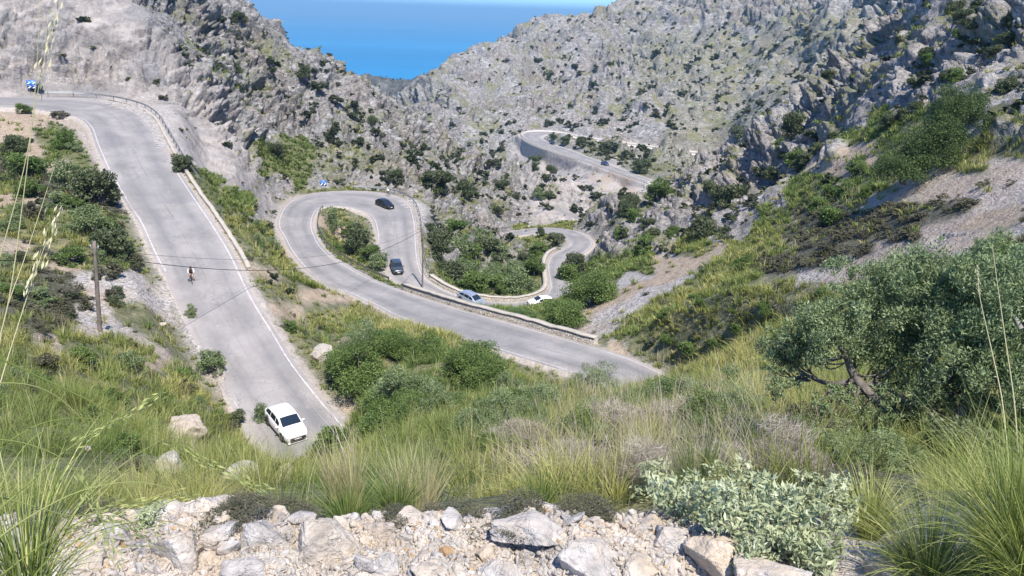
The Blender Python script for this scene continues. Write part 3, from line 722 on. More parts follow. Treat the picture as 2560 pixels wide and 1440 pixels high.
def foliage_mat(name, dark, mid, light, transl=0.28, rough=0.55, patch=None, pscale=0.25):
    """leaf colour by each leaf's own tint; patch = colour that some plants or stretches have"""
    t = NT(name)
    a = t.n('ShaderNodeAttribute', attribute_name='tint').outputs['Fac']
    c = t.ramp(a, [(0.0, dark), (0.5, mid), (1.0, light)])
    if patch:
        c = t.mix(t.ramp(t.noise(pscale, 3, 0.6, t.pos()), [(0.42, 0.0), (0.6, 0.85)]), c, t.mix(a, tuple(x * 0.55 for x in patch), tuple(min(1, x * 1.35) for x in patch)))
    d = t.n('ShaderNodeBsdfPrincipled', {'Roughness': rough, 'Specular IOR Level': 0.25, 'Base Color': c})
    tr = t.n('ShaderNodeBsdfTranslucent', {'Color': c})
    mx = t.n('ShaderNodeMixShader', {0: transl, 1: d.outputs[0], 2: tr.outputs[0]})
    t.t.links.new(mx.outputs[0], t.out.inputs[0]); return t.m
M_GRASS = foliage_mat('dry_grass_blades', (0.13, 0.16, 0.035), (0.27, 0.29, 0.075), (0.54, 0.49, 0.22), 0.35, 0.6, patch=(0.16, 0.22, 0.055), pscale=0.13)
M_GRNG = foliage_mat('green_grass_blades', (0.05, 0.095, 0.02), (0.13, 0.19, 0.045), (0.32, 0.36, 0.12), 0.32, 0.5)
M_OLIVE = foliage_mat('olive_leaves', (0.07, 0.11, 0.042), (0.185, 0.245, 0.105), (0.36, 0.42, 0.23), 0.2, 0.5)
M_GREEN = foliage_mat('green_leaves', (0.05, 0.09, 0.022), (0.12, 0.185, 0.05), (0.25, 0.325, 0.10), 0.25, 0.45)
M_DARK = foliage_mat('dark_leaves', (0.045, 0.065, 0.028), (0.095, 0.12, 0.056), (0.19, 0.21, 0.12), 0.18, 0.55)
M_HEATH = foliage_mat('grey_heath', (0.05, 0.05, 0.032), (0.10, 0.10, 0.06), (0.19, 0.175, 0.115), 0.15, 0.7)
M_SAGE = foliage_mat('woolly_leaves', (0.24, 0.28, 0.14), (0.43, 0.47, 0.28), (0.64, 0.67, 0.46), 0.25, 0.7)
M_TWIG = foliage_mat('dry_twigs', (0.15, 0.125, 0.095), (0.30, 0.26, 0.21), (0.50, 0.45, 0.38), 0.05, 0.8)
M_SCRUB = foliage_mat('hillside_scrub', (0.03, 0.042, 0.024), (0.065, 0.08, 0.042), (0.14, 0.15, 0.08), 0.15, 0.6)
def bark_mat(name, a, b):
    t = NT(name); p = t.n('ShaderNodeTexCoord').outputs['Object']
    n = t.noise(9, 5, 0.7, t.n('ShaderNodeMapping', {'Vector': p, 'Scale': (1, 1, .25)}).outputs[0])
    t.bsdf(t.ramp(n, [(0.3, a), (0.7, b)]), 0.9, t.bump(n, 0.6, 0.03), 0.2); return t.m
M_BARK = bark_mat('bark', (0.07, 0.06, 0.05), (0.22, 0.20, 0.17))
M_DEAD = bark_mat('dead_wood', (0.20, 0.18, 0.165), (0.48, 0.45, 0.42))
def bush_meshes(name, seed, mat, nleaf, leaf, asp=2.2, blobs=16, flat=0.75, branch=5, spread=1.0, open_=0.0, lean=(0, 0)):
    """crown and trunk meshes of a plant one unit wide and about one unit high (base at origin)"""
    r = np.random.default_rng(seed)
    # blob centres in a dome
    th = r.random(blobs) * 2 * math.pi; rad = np.sqrt(r.random(blobs)) * 0.36 * spread
    hh = (0.16 + 0.64 * r.random(blobs)) * (1 - 0.9 * (rad / 0.5) ** 2)
    bc = np.stack([rad * np.cos(th), rad * np.sin(th), np.maximum(hh, 0.14)], 1)
    bc[:, 0] += bc[:, 2] * lean[0]; bc[:, 1] += bc[:, 2] * lean[1]
    br = 0.07 + 0.15 * r.random(blobs) ** 1.3
    w = br ** 2; k = r.choice(blobs, nleaf, p=w / w.sum())
    dirv = unit(r.normal(size=(nleaf, 3)))
    shell = (0.55 + 0.5 * r.random(nleaf) ** 0.6)
    # twig noise: uneven outline
    rough = 1 + 0.6 * perlin((dirv * 2.2 + k[:, None] * 3.7).astype(F32)) + 0.12 * perlin((dirv * 7 + k[:, None]).astype(F32))
    c = bc[k] + dirv * (br[k] * shell * rough)[:, None] * np.array([1.05, 1.05, flat])
    if open_ > 0:
        keep = perlin((c * 6).astype(F32)) + 0.35 > open_ * r.random(nleaf); c = c[keep]; dirv = dirv[keep]; k = k[keep]
    c[:, 2] = np.maximum(c[:, 2], 0.01)
    n = len(c)
    d = unit(dirv * 0.6 + r.normal(size=(n, 3)) * 0.7 + np.array([0, 0, 0.35]))
    nn = unit(dirv * 0.8 + r.normal(size=(n, 3)) * 0.7 + np.array([0, 0, 0.5])); nn = unit(nn - d * (nn * d).sum(1, keepdims=True))
    ln = leaf * (0.6 + 0.8 * r.random(n))
    tint = np.clip(0.45 + 0.22 * r.normal(size=n) + 0.18 * (r.random(blobs)[k] - 0.5) * 2, 0, 1)
    A = Acc(); A.leaves(leaf_quads(c, d, nn, ln, ln / asp), tint)
    crown = A.mesh(name + '_crown', [mat])
    B = Acc()
    for i in range(branch):
        b = bc[r.integers(blobs)]; mid = b * np.array([.35, .35, .45]) + r.normal(size=3) * 0.03
        pth = np.array([[r.normal() * 0.02, r.normal() * 0.02, -0.08], mid, b])
        tt = np.linspace(0, 1, 6)[:, None]; pth = (1 - tt) ** 2 * pth[0] + 2 * tt * (1 - tt) * pth[1] + tt ** 2 * pth[2]
        v, q = tube(pth, np.linspace(0.028, 0.008, 6), 5); B.add(v, q)
    trunk = B.mesh(name + '_trunk', [M_BARK], True)
    return crown, trunk
LIB = {}
def lib(kind, n=3, **kw):
    LIB[kind] = [bush_meshes(kind, 100 + 17 * i + abs(hash(kind)) % 1 + len(kind), **kw) for i in range(n)]
lib('green_near', 3, mat=M_GREEN, nleaf=17000, leaf=0.030, asp=2.0, blobs=30)
lib('green', 3, mat=M_GREEN, nleaf=6500, leaf=0.05, asp=1.8, blobs=22)
lib('olive_near', 3, mat=M_OLIVE, nleaf=17000, leaf=0.034, asp=4.0, blobs=24, open_=0.5)
lib('olive', 3, mat=M_OLIVE, nleaf=6000, leaf=0.055, asp=2.6, blobs=20, open_=0.3)
lib('dark', 4, mat=M_DARK, nleaf=4500, leaf=0.06, asp=1.8, blobs=18)
lib('heath', 4, mat=M_HEATH, nleaf=1600, leaf=0.08, asp=2.2, blobs=12, flat=0.9, branch=2)
lib('heath_near', 3, mat=M_HEATH, nleaf=9000, leaf=0.04, asp=3.5, blobs=26, flat=0.9, branch=3)
lib('far', 5, mat=M_SCRUB, nleaf=420, leaf=0.15, asp=1.5, blobs=9, branch=1)
M_TREE = foliage_mat('tree_leaves', (0.035, 0.065, 0.02), (0.085, 0.135, 0.042), (0.19, 0.25, 0.09), 0.2, 0.5)
lib('tree_crown', 3, mat=M_TREE, nleaf=17000, leaf=0.028, asp=2.4, blobs=34)
log('plant library')
cnt = {}
def plant(kind, px, py, wpx, hpx, label=None, cat='shrub', group=None, name='shrub', rot=None, D=None, single=False, sink=0.05, xyz=None):
    """a plant whose base stands on the ground seen at photo pixel px, py"""
    if xyz is None:
        p = hit(px, py) if D is None else P3(px, py, D)
        if p is None: print('no ground', label or kind, px, py); return None
    else: p = xyz
    dist = float(p @ cf)
    wd = wpx * dist / FPX; ht = hpx * dist / FPX
    cnt[kind] = cnt.get(kind, -1) + 1
    crown, trunk = LIB[kind][cnt[kind] % len(LIB[kind])]
    rot = random.uniform(0, 6.28) if rot is None else rot
    loc = (p[0], p[1], p[2] - sink * ht)
    sc = (wd / 0.98, wd / 0.98, ht / 0.86)
    if single:
        o = link(name, crown); o.location = loc; o.scale = sc; o.rotation_euler[2] = rot
    else:
        o = bpy.data.objects.new(name, None); COL.objects.link(o); o.location = loc; o.scale = sc; o.rotation_euler[2] = rot; o.empty_display_size = 0.2
        link('crown', crown, o); link('trunk', trunk, o)
    return tag(o, label, cat, group)
# ------------------------------------------------------------------ named shrubs and trees
for a in [
 ('green', 2330, 452, 230, 150, 'lower half of a big bushy green tree on the right slope, above the scree', None),
 ]: pass
def twin(name, cat, label, parts):
    """one plant made of several crowns growing from one base"""
    o = bpy.data.objects.new(name, None); COL.objects.link(o)
    p0 = hit(*parts[0][1:3]); o.location = p0
    for kind, px, py, wpx, hpx, dx, dz, dy in parts:
        dist = float(p0 @ cf); k = dist / FPX
        cnt[kind] = cnt.get(kind, -1) + 1
        crown, trunk = LIB[kind][cnt[kind] % len(LIB[kind])]
        for nm, me in (('crown', crown), ('trunk', trunk)):
            c = link(nm, me, o); c.location = (dx * k, dy * k, dz * k); c.scale = (wpx * k, wpx * k, hpx * k / .86); c.rotation_euler[2] = random.uniform(0, 6)
    return tag(o, label, cat)
twin('tree', 'tree', 'large bushy green tree leaning up the right slope above the scree',
     [('tree_crown', 2330, 448, 150, 120, -70, -5, 0), ('tree_crown', 0, 0, 150, 130, -15, 25, 10), ('tree_crown', 0, 0, 140, 130, 25, 75, 30), ('tree_crown', 0, 0, 130, 110, 70, 125, 50), ('tree_crown', 0, 0, 90, 80, 25, 150, 40), ('tree_crown', 0, 0, 80, 60, -110, 10, 0)])
SH = [
 ('green_near', 1290, 800, 110, 26, 'low bright green bush against the outer side of the stone parapet'),
 ('green_near', 1408, 818, 135, 85, 'broad bright green bush against the parapet at the foot of the scree'),
 ('green_near', 1480, 762, 150, 100, 'spreading green bush on the slope right of the lowest road bend'),
 ('green', 1425, 700, 75, 50, 'small green bush hiding the right edge of the road below the crag'),
 ('green_near', 905, 968, 170, 125, 'dark green bush in the middle of the slope between the two roads'),
 ('green_near', 1152, 955, 120, 110, 'round green bush just below the second road, right of the dark green one'),
 ('olive_near', 1000, 1030, 190, 140, 'loose grey green shrub between the dark green and the round green bush'),
 ('olive_near', 1492, 985, 140, 110, 'wispy grey olive shrub hiding the near edge of the second road'),
 ('olive_near', 1345, 1030, 145, 105, 'grey olive shrub left of the wispy one by the second road'),
 ('olive_near', 1240, 1090, 200, 130, 'dark tangled green thicket in the middle foreground'),
 ('olive', 172, 478, 90, 95, 'grey green shrub furthest left in the dark group inside the first bend'),
 ('dark', 245, 505, 110, 110, 'dark broad shrub at the road edge inside the first bend'),
 ('green', 70, 440, 105, 70, 'green shrub on the pale earth at the left edge'),
 ('olive', 225, 585, 110, 85, 'pale green bush just above the near wooden pole'),
 ('dark', 285, 648, 120, 100, 'dark shrub immediately right of the near pole top'),
 ('green', 165, 372, 60, 55, 'yellow green bush near the inner edge line of the first bend'),
 ('olive', 832, 577, 55, 62, 'grey olive tree at the top of the island inside the second hairpin'),
 ('dark', 893, 632, 88, 85, 'large dark green bush in the middle of the hairpin island'),
 ('green', 868, 590, 50, 40, 'green bush between the olive and the large dark bush on the island'),
 ('green', 925, 650, 60, 50, 'bright green bush at the lower side of the hairpin island'),
 ('olive', 941, 672, 68, 55, 'grey leafed shrub at the lower tip of the hairpin island'),
 ('green', 842, 630, 34, 26, 'small round green bush behind the guardrail of the second hairpin'),
 ('dark', 1095, 640, 80, 80, 'dark shrub at the top of the retaining wall by the far pole'),
 ('olive', 1150, 655, 90, 80, 'grey green shrub in the ravine right of the retaining wall'),
 ('dark', 1120, 700, 90, 60, 'dark bush at the foot of the tall retaining wall'),
 ('green', 1175, 725, 100, 60, 'green bush directly above the silver car'),
 ('green', 1250, 722, 90, 50, 'green bush above the low wall in the middle of the bottom bend'),
 ('dark', 1215, 640, 70, 60, 'dark bush among rocks at the middle of the ravine'),
 ('olive', 1300, 730, 90, 65, 'grey green bush left of the rising road wall'),
 ('green', 1335, 690, 60, 60, 'green bush close to the left side of the rising road wall'),
 ('green', 1345, 640, 60, 40, 'green shrub under the grassy bank inside the S bend'),
 ('dark', 1350, 592, 26, 30, 'small dark tree at the upper road edge of the S bend'),
 ('dark', 1388, 603, 50, 24, 'low dark scrub on the bank inside the S bend'),
 ('dark', 1430, 690, 70, 75, 'dark overhanging bush at the foot of the crag by the S bend'),
 ('dark', 1095, 478, 80, 70, 'big dark shrub patch on the karst right of the second hairpin'),
 ('dark', 1160, 500, 50, 60, 'upright dark shrub right of the big dark patch on the karst'),
 ('dark', 692, 392, 52, 44, 'round dark bush on the grass shelf under the left ridge'),
 ('dark', 458, 430, 56, 58, 'dark bush beside the roadside wall below the first bend'),
 ('heath', 412, 250, 28, 20, 'lone small bush on the bare pale face above the first bend'),
 ('green', 60, 285, 42, 32, 'round bush on the inner bank where the first road leaves the picture'),
 ('heath', 150, 296, 60, 22, 'brownish bush at the top of the bank inside the first bend'),
 ('dark', 1605, 432, 60, 44, 'dark bush between the two arms of the far road'),
 ('dark', 1455, 362, 40, 24, 'dark bush just under the upper arm of the far road'),
 ('dark', 1415, 362, 34, 26, 'dark bush beside the parked car on the far bend'),
 ('dark', 1385, 348, 24, 18, 'small bush on the gravel inside the far hairpin'),
 ('dark', 1335, 415, 40, 34, 'dark shrub at the corner foot of the far retaining wall'),
 ('dark', 1375, 435, 36, 26, 'dark shrub under the middle of the far retaining wall'),
 ('dark', 1980, 350, 66, 85, 'tall dark shrub standing on the shoulder of the right crag'),
 ('dark', 1852, 348, 62, 40, 'dark rounded bush on the crest of the right crag'),
 ('green', 1650, 500, 80, 60, 'green bush below the end of the far road'),
 ('green', 1610, 640, 80, 60, 'green bush in a hollow of the right crag above the scree'),
 ('dark', 1820, 520, 90, 80, 'dark thicket in the middle of the right crag'),
 ('dark', 1750, 600, 90, 70, 'dark bush in the shaded cleft above the top of the scree'),
 ('dark', 2255, 300, 40, 36, 'dark shrub among pale rocks left of the leaning tree'),
 ('green', 2215, 285, 26, 30, 'small dense green bush on the pale rocks of the right slope'),
 ('olive', 535, 935, 84, 80, 'ragged dark shrub overhanging the left edge of the first road'),
 ('dark', 588, 1062, 60, 50, 'small dark bush on the verge behind the white car'),
 ('olive', 655, 1055, 44, 60, 'thin grey shrub beside the rear wheel of the white car'),
 ('green', 830, 1120, 100, 60, 'leafy green bush in front of the white car'),
 ('olive', 480, 790, 40, 34, 'tiny grey shrub on the left verge below the cyclist'),
 ('green', 725, 828, 44, 30, 'small yellow green bush on the right verge of the first road'),
 ('green', 2515, 690, 110, 95, 'green bush at the right edge above the olive tree'),
]
for s in SH: plant(*s)
log('named shrubs', len(SH))
REG = [
 ([(1060,560),(1130,540),(1260,640),(1370,650),(1355,730),(1250,745),(1110,715)], 26, ('dark', 'olive', 'green'), (35, 85), 'shrub of the thicket in the ravine inside the bottom bend'),
 ([(820,840),(1200,890),(1400,970),(1600,1010),(1500,1120),(1200,1160),(900,1090),(830,960)], 40, ('green_near', 'olive_near', 'green_near'), (70, 150), 'shrub of the mixed thicket on the slope in the middle, below the second road'),
 ([(560,480),(640,520),(780,760),(900,830),(740,850),(600,620)], 14, ('green', 'olive'), (22, 55), 'small shrub in the grass strip between the first and the second road'),
 ([(1500,600),(1560,530),(1800,420),(2000,340),(2200,220),(2450,60),(2500,240),(2200,330),(2000,440),(1800,610)], 60, ('dark', 'green'), (24, 62), 'shrub growing from the broken rocks of the right crag'),
 ([(1980,500),(2180,400),(2260,450),(2050,580)], 14, ('green',), (35, 80), 'green shrub on the grass belt left of the leaning tree'),
 ([(0,330),(225,340),(420,720),(300,800),(0,800)], 44, ('dark', 'olive', 'heath', 'green'), (34, 85), 'shrub on the stony slope around the near pole, left of the first road'),
 ([(430,80),(600,40),(860,240),(1000,320),(1000,470),(720,340),(560,250)], 60, ('dark', 'far'), (16, 48), 'dark shrub on the left karst ridge above the second hairpin'),
 ([(1010,330),(1290,300),(1300,540),(1060,540)], 70, ('dark', 'far'), (15, 48), 'dark shrub on the karst between the second hairpin and the far road'),
 ([(1300,420),(1640,480),(1500,570),(1290,560)], 26, ('dark', 'olive'), (16, 44), 'shrub on the pale rock below the far retaining wall'),
 ([(1400,350),(1790,395),(1640,445),(1480,395)], 22, ('dark', 'green'), (16, 40), 'shrub between the two arms of the far road'),
 ([(0,820),(520,860),(560,1000),(620,1200),(0,1220)], 34, ('heath', 'green', 'olive'), (40, 95), 'low bush among the dry grass of the left foreground slope'),
 ([(1500,860),(1900,640),(2100,700),(1950,900),(1700,900)], 26, ('heath', 'green'), (28, 70), 'bush in the yellow grass slope below the scree, right of the second road'),
 ([(1300,150),(2150,80),(1900,330),(1350,320)], 70, ('far', 'dark'), (12, 34), 'dark shrub high on the far right mountainside above the far road')]
REG.append(([(1280,1000),(1900,1010),(1900,1150),(1300,1160)], 18, ('olive_near', 'green_near'), (80, 165), 'leafy shrub among the dry stalks behind the woolly shrubs'))
rr_ = np.random.default_rng(55); CAND = []
for poly, n_, kinds, (lo, hi_), lb in REG:
    pa = np.array(poly, float); x0, y0 = pa.min(0); x1, y1 = pa.max(0); k_ = 0; it = 0
    while k_ < n_ and it < n_ * 12:
        it += 1; x, y = rr_.uniform(x0, x1), rr_.uniform(y0, y1)
        if not poly_in(np.array([x]), np.array([y]), poly)[0]: continue
        p_ = hit(x, y)
        if p_ is None: continue
        i_ = int(np.clip(np.searchsorted(AZ, math.atan2(p_[0], p_[1])), 0, NA - 1)); j_ = int(np.clip(np.searchsorted(LR, math.log(math.hypot(p_[0], p_[1]))), 0, NR - 1))
        wp = lo + (hi_ - lo) * rr_.random() ** 1.6
        if DR[j_, i_] < 1.2 + 0.5 * wp * float(p_ @ cf) / FPX: continue
        CAND.append((wp, wp * rr_.uniform(.5, .9), kinds[rr_.integers(len(kinds))], p_, lb, lb.replace('shrub', 'shrubs', 1).replace('bush', 'bushes', 1)[:60])); k_ += 1
log('region shrubs')
# ------------------------------------------------------------------ scattered plants
# sampling by world area over the terrain grid
dR = np.gradient(np.exp(LR))[:, None]; AREA = (dR * R_ * (AZ[1] - AZ[0]) * np.ones((1, NA))).ravel() / np.maximum(NN[:, 2], 0.3)
OKROAD = (DR.ravel() > 1.2)
RAD = np.broadcast_to(R_, (NR, NA)).ravel()
INV = (VPX > -500) & (VPX < 3060) & (VPY > -300) & (VPZ > 0)
def sample(dens, seed):
    """dens: expected number per m2 at each grid vertex -> indices"""
    r = np.random.default_rng(seed)
    return np.nonzero(r.random(len(dens)) < dens * AREA)[0]
big_scrub = fbm(V / 20.0, 3, .6) if False else None
pn2 = perlin(V / 9.0); pn3 = perlin(V / 3.0 + 50)
# far shrubs on the karst
zi = lambda s: np.isin(ZONE, [ZC.index(c) for c in s])
dens = np.zeros(len(V), F32)
rk_ = zi('kcm'); dens[rk_] = (0.075 * np.clip(0.5 + 1.6 * pn2 + 0.8 * pn3, 0.02, 2.5))[rk_]
dens[zi('c')] *= 1.5; dens[zi('m')] *= 1.5
hol = (blur(DISP, 6) - DISP).ravel(); dens *= np.clip(1 + 1.2 * hol, 0.25, 3)
dens[zi('p')] = 0.004
dens *= OKROAD & INV & (RAD > 60) & (RAD < 1400)
dens *= np.clip(300 / RAD, 0.35, 1.0)
fi_ = sample(dens, 5)
r = np.random.default_rng(11)
size = (0.7 + 2.6 * r.random(len(fi_)) ** 3) * np.where(RAD[fi_] > 350, 1.35, 1.0)
px_sz = size / VPZ[fi_]
inframe = (VPX[fi_] > 0) & (VPX[fi_] < 2560) & (VPY[fi_] > 0) & (NN[fi_] @ np.array([0, -1, 0.5]) > 0)
order = np.argsort(-(px_sz * inframe))
log('far shrubs', len(fi_))
lab = {0: 'dark green shrub rooted in the grey karst of the left ridge', 1: 'dark green shrub rooted in the karst of the right mountainside'}
for j in order[:220]:
    p = V[fi_[j]].astype(float); s = size[j]; d = VPZ[fi_[j]]; side = 0 if VPX[fi_[j]] < 1000 else 1
    CAND.append((s * FPX / d, s * .75 * FPX / d, 'far' if px_sz[j] * FPX < 16 else 'dark', p, lab[side], ('scattered shrubs on the left ridge', 'scattered shrubs on the right mountainside')[side]))
CAND.sort(key=lambda c_: -c_[0])
NKEEP = 292 - len(SH)
for c_ in CAND[:NKEEP]: plant(c_[2], 0, 0, c_[0], c_[1], c_[4], 'shrub', c_[5], xyz=c_[3], single=True, sink=.1)
REST = CAND[NKEEP:]
def copy_verts(me):
    v = np.empty(len(me.vertices) * 3, F32); me.vertices.foreach_get('co', v)
    t = np.empty(len(me.vertices), F32); me.attributes['tint'].data.foreach_get('value', t); return v.reshape(-1, 3), t
def scatter_mesh(name, kinds, idx, size, hgt, mat, seed, maxv=None):
    r = np.random.default_rng(seed); A = Acc()
    src = [copy_verts(c) for k in kinds for c, _ in LIB[k]]
    which = r.integers(len(src), size=len(idx))
    for k, (sv, stt) in enumerate(src):
        ii = np.nonzero(which == k)[0]
        if not len(ii): continue
        th = r.random(len(ii)) * 6.28; c, s = np.cos(th)[:, None], np.sin(th)[:, None]
        sc = size[ii][:, None]; x = (sv[None, :, 0] * c - sv[None, :, 1] * s) * sc; y = (sv[None, :, 0] * s + sv[None, :, 1] * c) * sc
        z = sv[None, :, 2] * sc * hgt - 0.1 * sc
        v = np.stack([x, y, z], -1) + V[idx[ii]][:, None]
        tt = np.clip(stt[None] + (r.random(len(ii))[:, None] - 0.5) * 0.5, 0, 1)
        A.add(v.reshape(-1, 3), np.arange(v.shape[0] * v.shape[1]).reshape(-1, 4), tt.ravel())
    return link(name, A.mesh(name, [mat]))
rest = order[220:]
LIB['tiny'] = [bush_meshes('tiny', 900 + i, mat=M_SCRUB, nleaf=80, leaf=0.32, asp=1.4, blobs=7, branch=1) for i in range(4)]
def scatter_acc(A, kinds, pos, size, hgt, seed):
    r = np.random.default_rng(seed); src = [copy_verts(c) for k in kinds for c, _ in LIB[k]]; which = r.integers(len(src), size=len(pos))
    for k, (sv, stt) in enumerate(src):
        ii = np.nonzero(which == k)[0]
        if not len(ii): continue
        th = r.random(len(ii)) * 6.28; c, s = np.cos(th)[:, None], np.sin(th)[:, None]; sc = size[ii][:, None]
        v = np.stack([(sv[None, :, 0] * c - sv[None, :, 1] * s) * sc, (sv[None, :, 0] * s + sv[None, :, 1] * c) * sc, sv[None, :, 2] * sc * hgt - 0.1 * sc], -1) + pos[ii][:, None]
        tt = np.clip(stt[None] + (r.random(len(ii))[:, None] - 0.5) * 0.5, 0, 1)
        A.add(v.reshape(-1, 3), np.arange(v.shape[0] * v.shape[1]).reshape(-1, 4), tt.ravel())
A = Acc(); scatter_acc(A, ['tiny'], V[fi_[rest]], size[rest], .75, 21)
if REST: scatter_acc(A, ['far'], np.array([c_[3] for c_ in REST]), np.array([c_[0] * float(c_[3] @ cf) / FPX for c_ in REST]), .8, 24)
tag(link('scrub', A.mesh('scrub', [M_SCRUB])), kind='stuff')
# low heath cushions
dens = np.zeros(len(V), F32)
dens[zi('d')] = 2.4; dens[zi('so')] = 0.06; dens[zi('G')] = 0.05; dens[zi('g')] = 0.22; dens[zi('m')] = 0.05
dens *= np.clip(0.6 + 1.2 * pn3, 0.1, 1.6) * OKROAD * INV * (RAD > 8) * (RAD < 260)
hi = sample(dens, 6); r = np.random.default_rng(12)
log('heath', len(hi))
LIB['cush'] = [bush_meshes('cush', 940 + i, mat=M_HEATH, nleaf=260, leaf=0.13, asp=2.0, blobs=8, branch=1, flat=.9) for i in range(4)]
nearh = RAD[hi] < 55
tag(scatter_mesh('heath', ['cush'], hi[~nearh], 0.5 + 0.9 * r.random((~nearh).sum()), 0.6, M_HEATH, 22), kind='stuff')
tag(scatter_mesh('heath', ['heath'], hi[nearh][:900], 0.4 + 0.6 * r.random(min(900, nearh.sum())), 0.6, M_HEATH, 23), kind='stuff')
# ------------------------------------------------------------------ grass
def blades(base, nb, height, spread, width, seed, seg=3, droop=0.9, tint=(0.5, 0.22), rad=0.12, tb=None, lean=None):
    """arching blades: base (n,3), nb blades each; returns verts, quads, tints"""
    r = np.random.default_rng(seed); n = len(base); N = n * nb
    b = np.repeat(base, nb, 0); hg = np.repeat(height, nb) * (0.45 + 0.65 * r.random(N)); sp = np.repeat(spread, nb) * r.random(N) ** 0.7
    th = r.random(N) * 6.283
    out = np.stack([np.cos(th), np.sin(th), np.zeros(N)], 1)
    if lean is not None: out = unit(out + lean)
    b = b + out * (np.repeat(height, nb) * rad * r.random(N) ** 0.5)[:, None]
    t = np.linspace(0, 1, seg + 1)
    side = unit(np.cross(out, np.array([0, 0, 1.0])) + 0.8 * r.normal(size=(N, 3)) * np.array([1, 1, .3]))
    w = np.repeat(width, nb) * (0.6 + 0.8 * r.random(N))
    dr = droop * (0.5 + r.random(N))
    P_ = b[:, None] + out[:, None] * (sp * hg)[:, None, None] * (t ** 1.4)[None, :, None]
    P_[..., 2] += hg[:, None] * (t[None] * 1.15 - (sp * dr)[:, None] * 0.55 * t[None] ** 2.6)
    ww = (w[:, None] * (1 - 0.9 * t ** 1.5)[None])[..., None] * 0.5
    v = np.stack([P_ - side[:, None] * ww, P_ + side[:, None] * ww], 2)   # N, seg+1, 2, 3
    a = np.arange(N * (seg + 1) * 2).reshape(N, seg + 1, 2)
    q = np.stack([a[:, :-1, 0], a[:, :-1, 1], a[:, 1:, 1], a[:, 1:, 0]], -1).reshape(-1, 4)
    tn = tint[0] + tint[1] * r.normal(size=N) + (0 if tb is None else np.repeat(tb, nb))
    tn = np.clip(tn[:, None] + 0.15 * (t[None] - 0.5), 0, 1)
    return v.reshape(-1, 3), q, np.repeat(tn.ravel(), 2)
dens = np.zeros(len(V), F32)
dens[zi('G')] = 2.1; dens[zi('g')] = 1.7; dens[zi('m')] = 0.12; dens[zi('k')] = 0.015; dens[zi('c')] = 0.07; dens[zi('p')] = 0.01; dens[zi('d')] = np.where(RAD[zi('d')] < 45, 1.1, 0.25); dens[zi('o')] = 0.10; dens[zi('s')] = 0.03
dens = np.maximum(dens, 0.5 * PATCH)
pn4 = perlin(V / 1.3 + 90); dens *= np.clip(0.8 + 1.1 * pn3 + 0.5 * pn2 + 1.3 * pn4, 0.03, 2.4)
dens *= (DR.ravel() > 0.75) & INV & (RAD > 3.9) & (RAD < 420)
dens *= np.clip(150 / RAD, 0.15, 1)
dens = np.where(RAD < 30, dens * 1.6, dens)
gi = sample(dens, 7); log('tussocks', len(gi))
r = np.random.default_rng(13)
isg = (zi('g')[gi] & (RAD[gi] > 30)) | (pn3[gi] + 0.6 * pn2[gi] < -0.42)
gh = (0.38 + 0.62 * r.random(len(gi)) ** 1.5) * np.where(RAD[gi] < 10, 0.62, 1.0) * np.where(DR.ravel()[gi] < 3.5, 0.5, 1)
tbv = 0.30 * pn3[gi] + 0.17 * r.normal(size=len(gi))
def grass_obj(name, m_, nb, seg, wk, mat, seed):
    i = gi[m_]
    if not len(i): return
    A = Acc(); ht = gh[m_]; w = np.maximum(0.006, VPZ[i] * wk)
    v, q, t_ = blades(V[i].astype(float) - np.array([0, 0, .04]), nb, ht, 0.8 + 0.5 * r.random(len(i)), w, seed, seg, droop=1.15, rad=0.45, tb=tbv[m_])
    A.add(v, q, t_); tag(link(name, A.mesh(name, [mat])), kind='stuff')
RG = RAD[gi]
for lo, hi_, nb, seg, wk in ((3.9, 10, 150, 4, 0.0006), (10, 26, 90, 3, 0.0006), (26, 60, 52, 2, 0.0008), (60, 120, 30, 2, 0.0010), (120, 420, 15, 2, 0.0013)):
    for g_, mat in ((False, M_GRASS), (True, M_GRNG)):
        grass_obj('grass', (RG >= lo) & (RG < hi_) & (isg == g_), nb, seg, wk, mat, int(lo) + g_)
si = gi[(r.random(len(gi)) < 0.16) & (RG < 90)]
A = Acc(); v, q, t_ = blades(V[si].astype(float), 9, 0.85 + 0.3 * r.random(len(si)), np.full(len(si), 0.45), np.maximum(.005, VPZ[si] * .0006), 71, 3, droop=.8, rad=.3); A.add(v, q, t_)
M_STRAW = foliage_mat('straw_stalks', (0.28, 0.26, 0.12), (0.46, 0.42, 0.22), (0.66, 0.60, 0.38), 0.3, 0.6)
tag(link('dry_grass', A.mesh('dry_grass', [M_STRAW])), kind='stuff')
bi = np.nonzero((VPX > 1230) & (VPX < 1960) & (VPY > 990) & (VPY < 1235) & (RAD > 5) & (RAD < 34))[0]; bi = bi[r.permutation(len(bi))[:170]]
A = Acc(); v, q, t_ = blades(V[bi].astype(float), 26, 0.25 + 0.035 * RAD[bi] * (0.5 + r.random(len(bi))), np.full(len(bi), 0.9), np.maximum(.004, VPZ[bi] * .0005), 72, 4, droop=.5, rad=.5); A.add(v, q, t_)
tag(link('dry_stalks', A.mesh('dry_stalks', [M_TWIG])), kind='stuff')
log('grass')
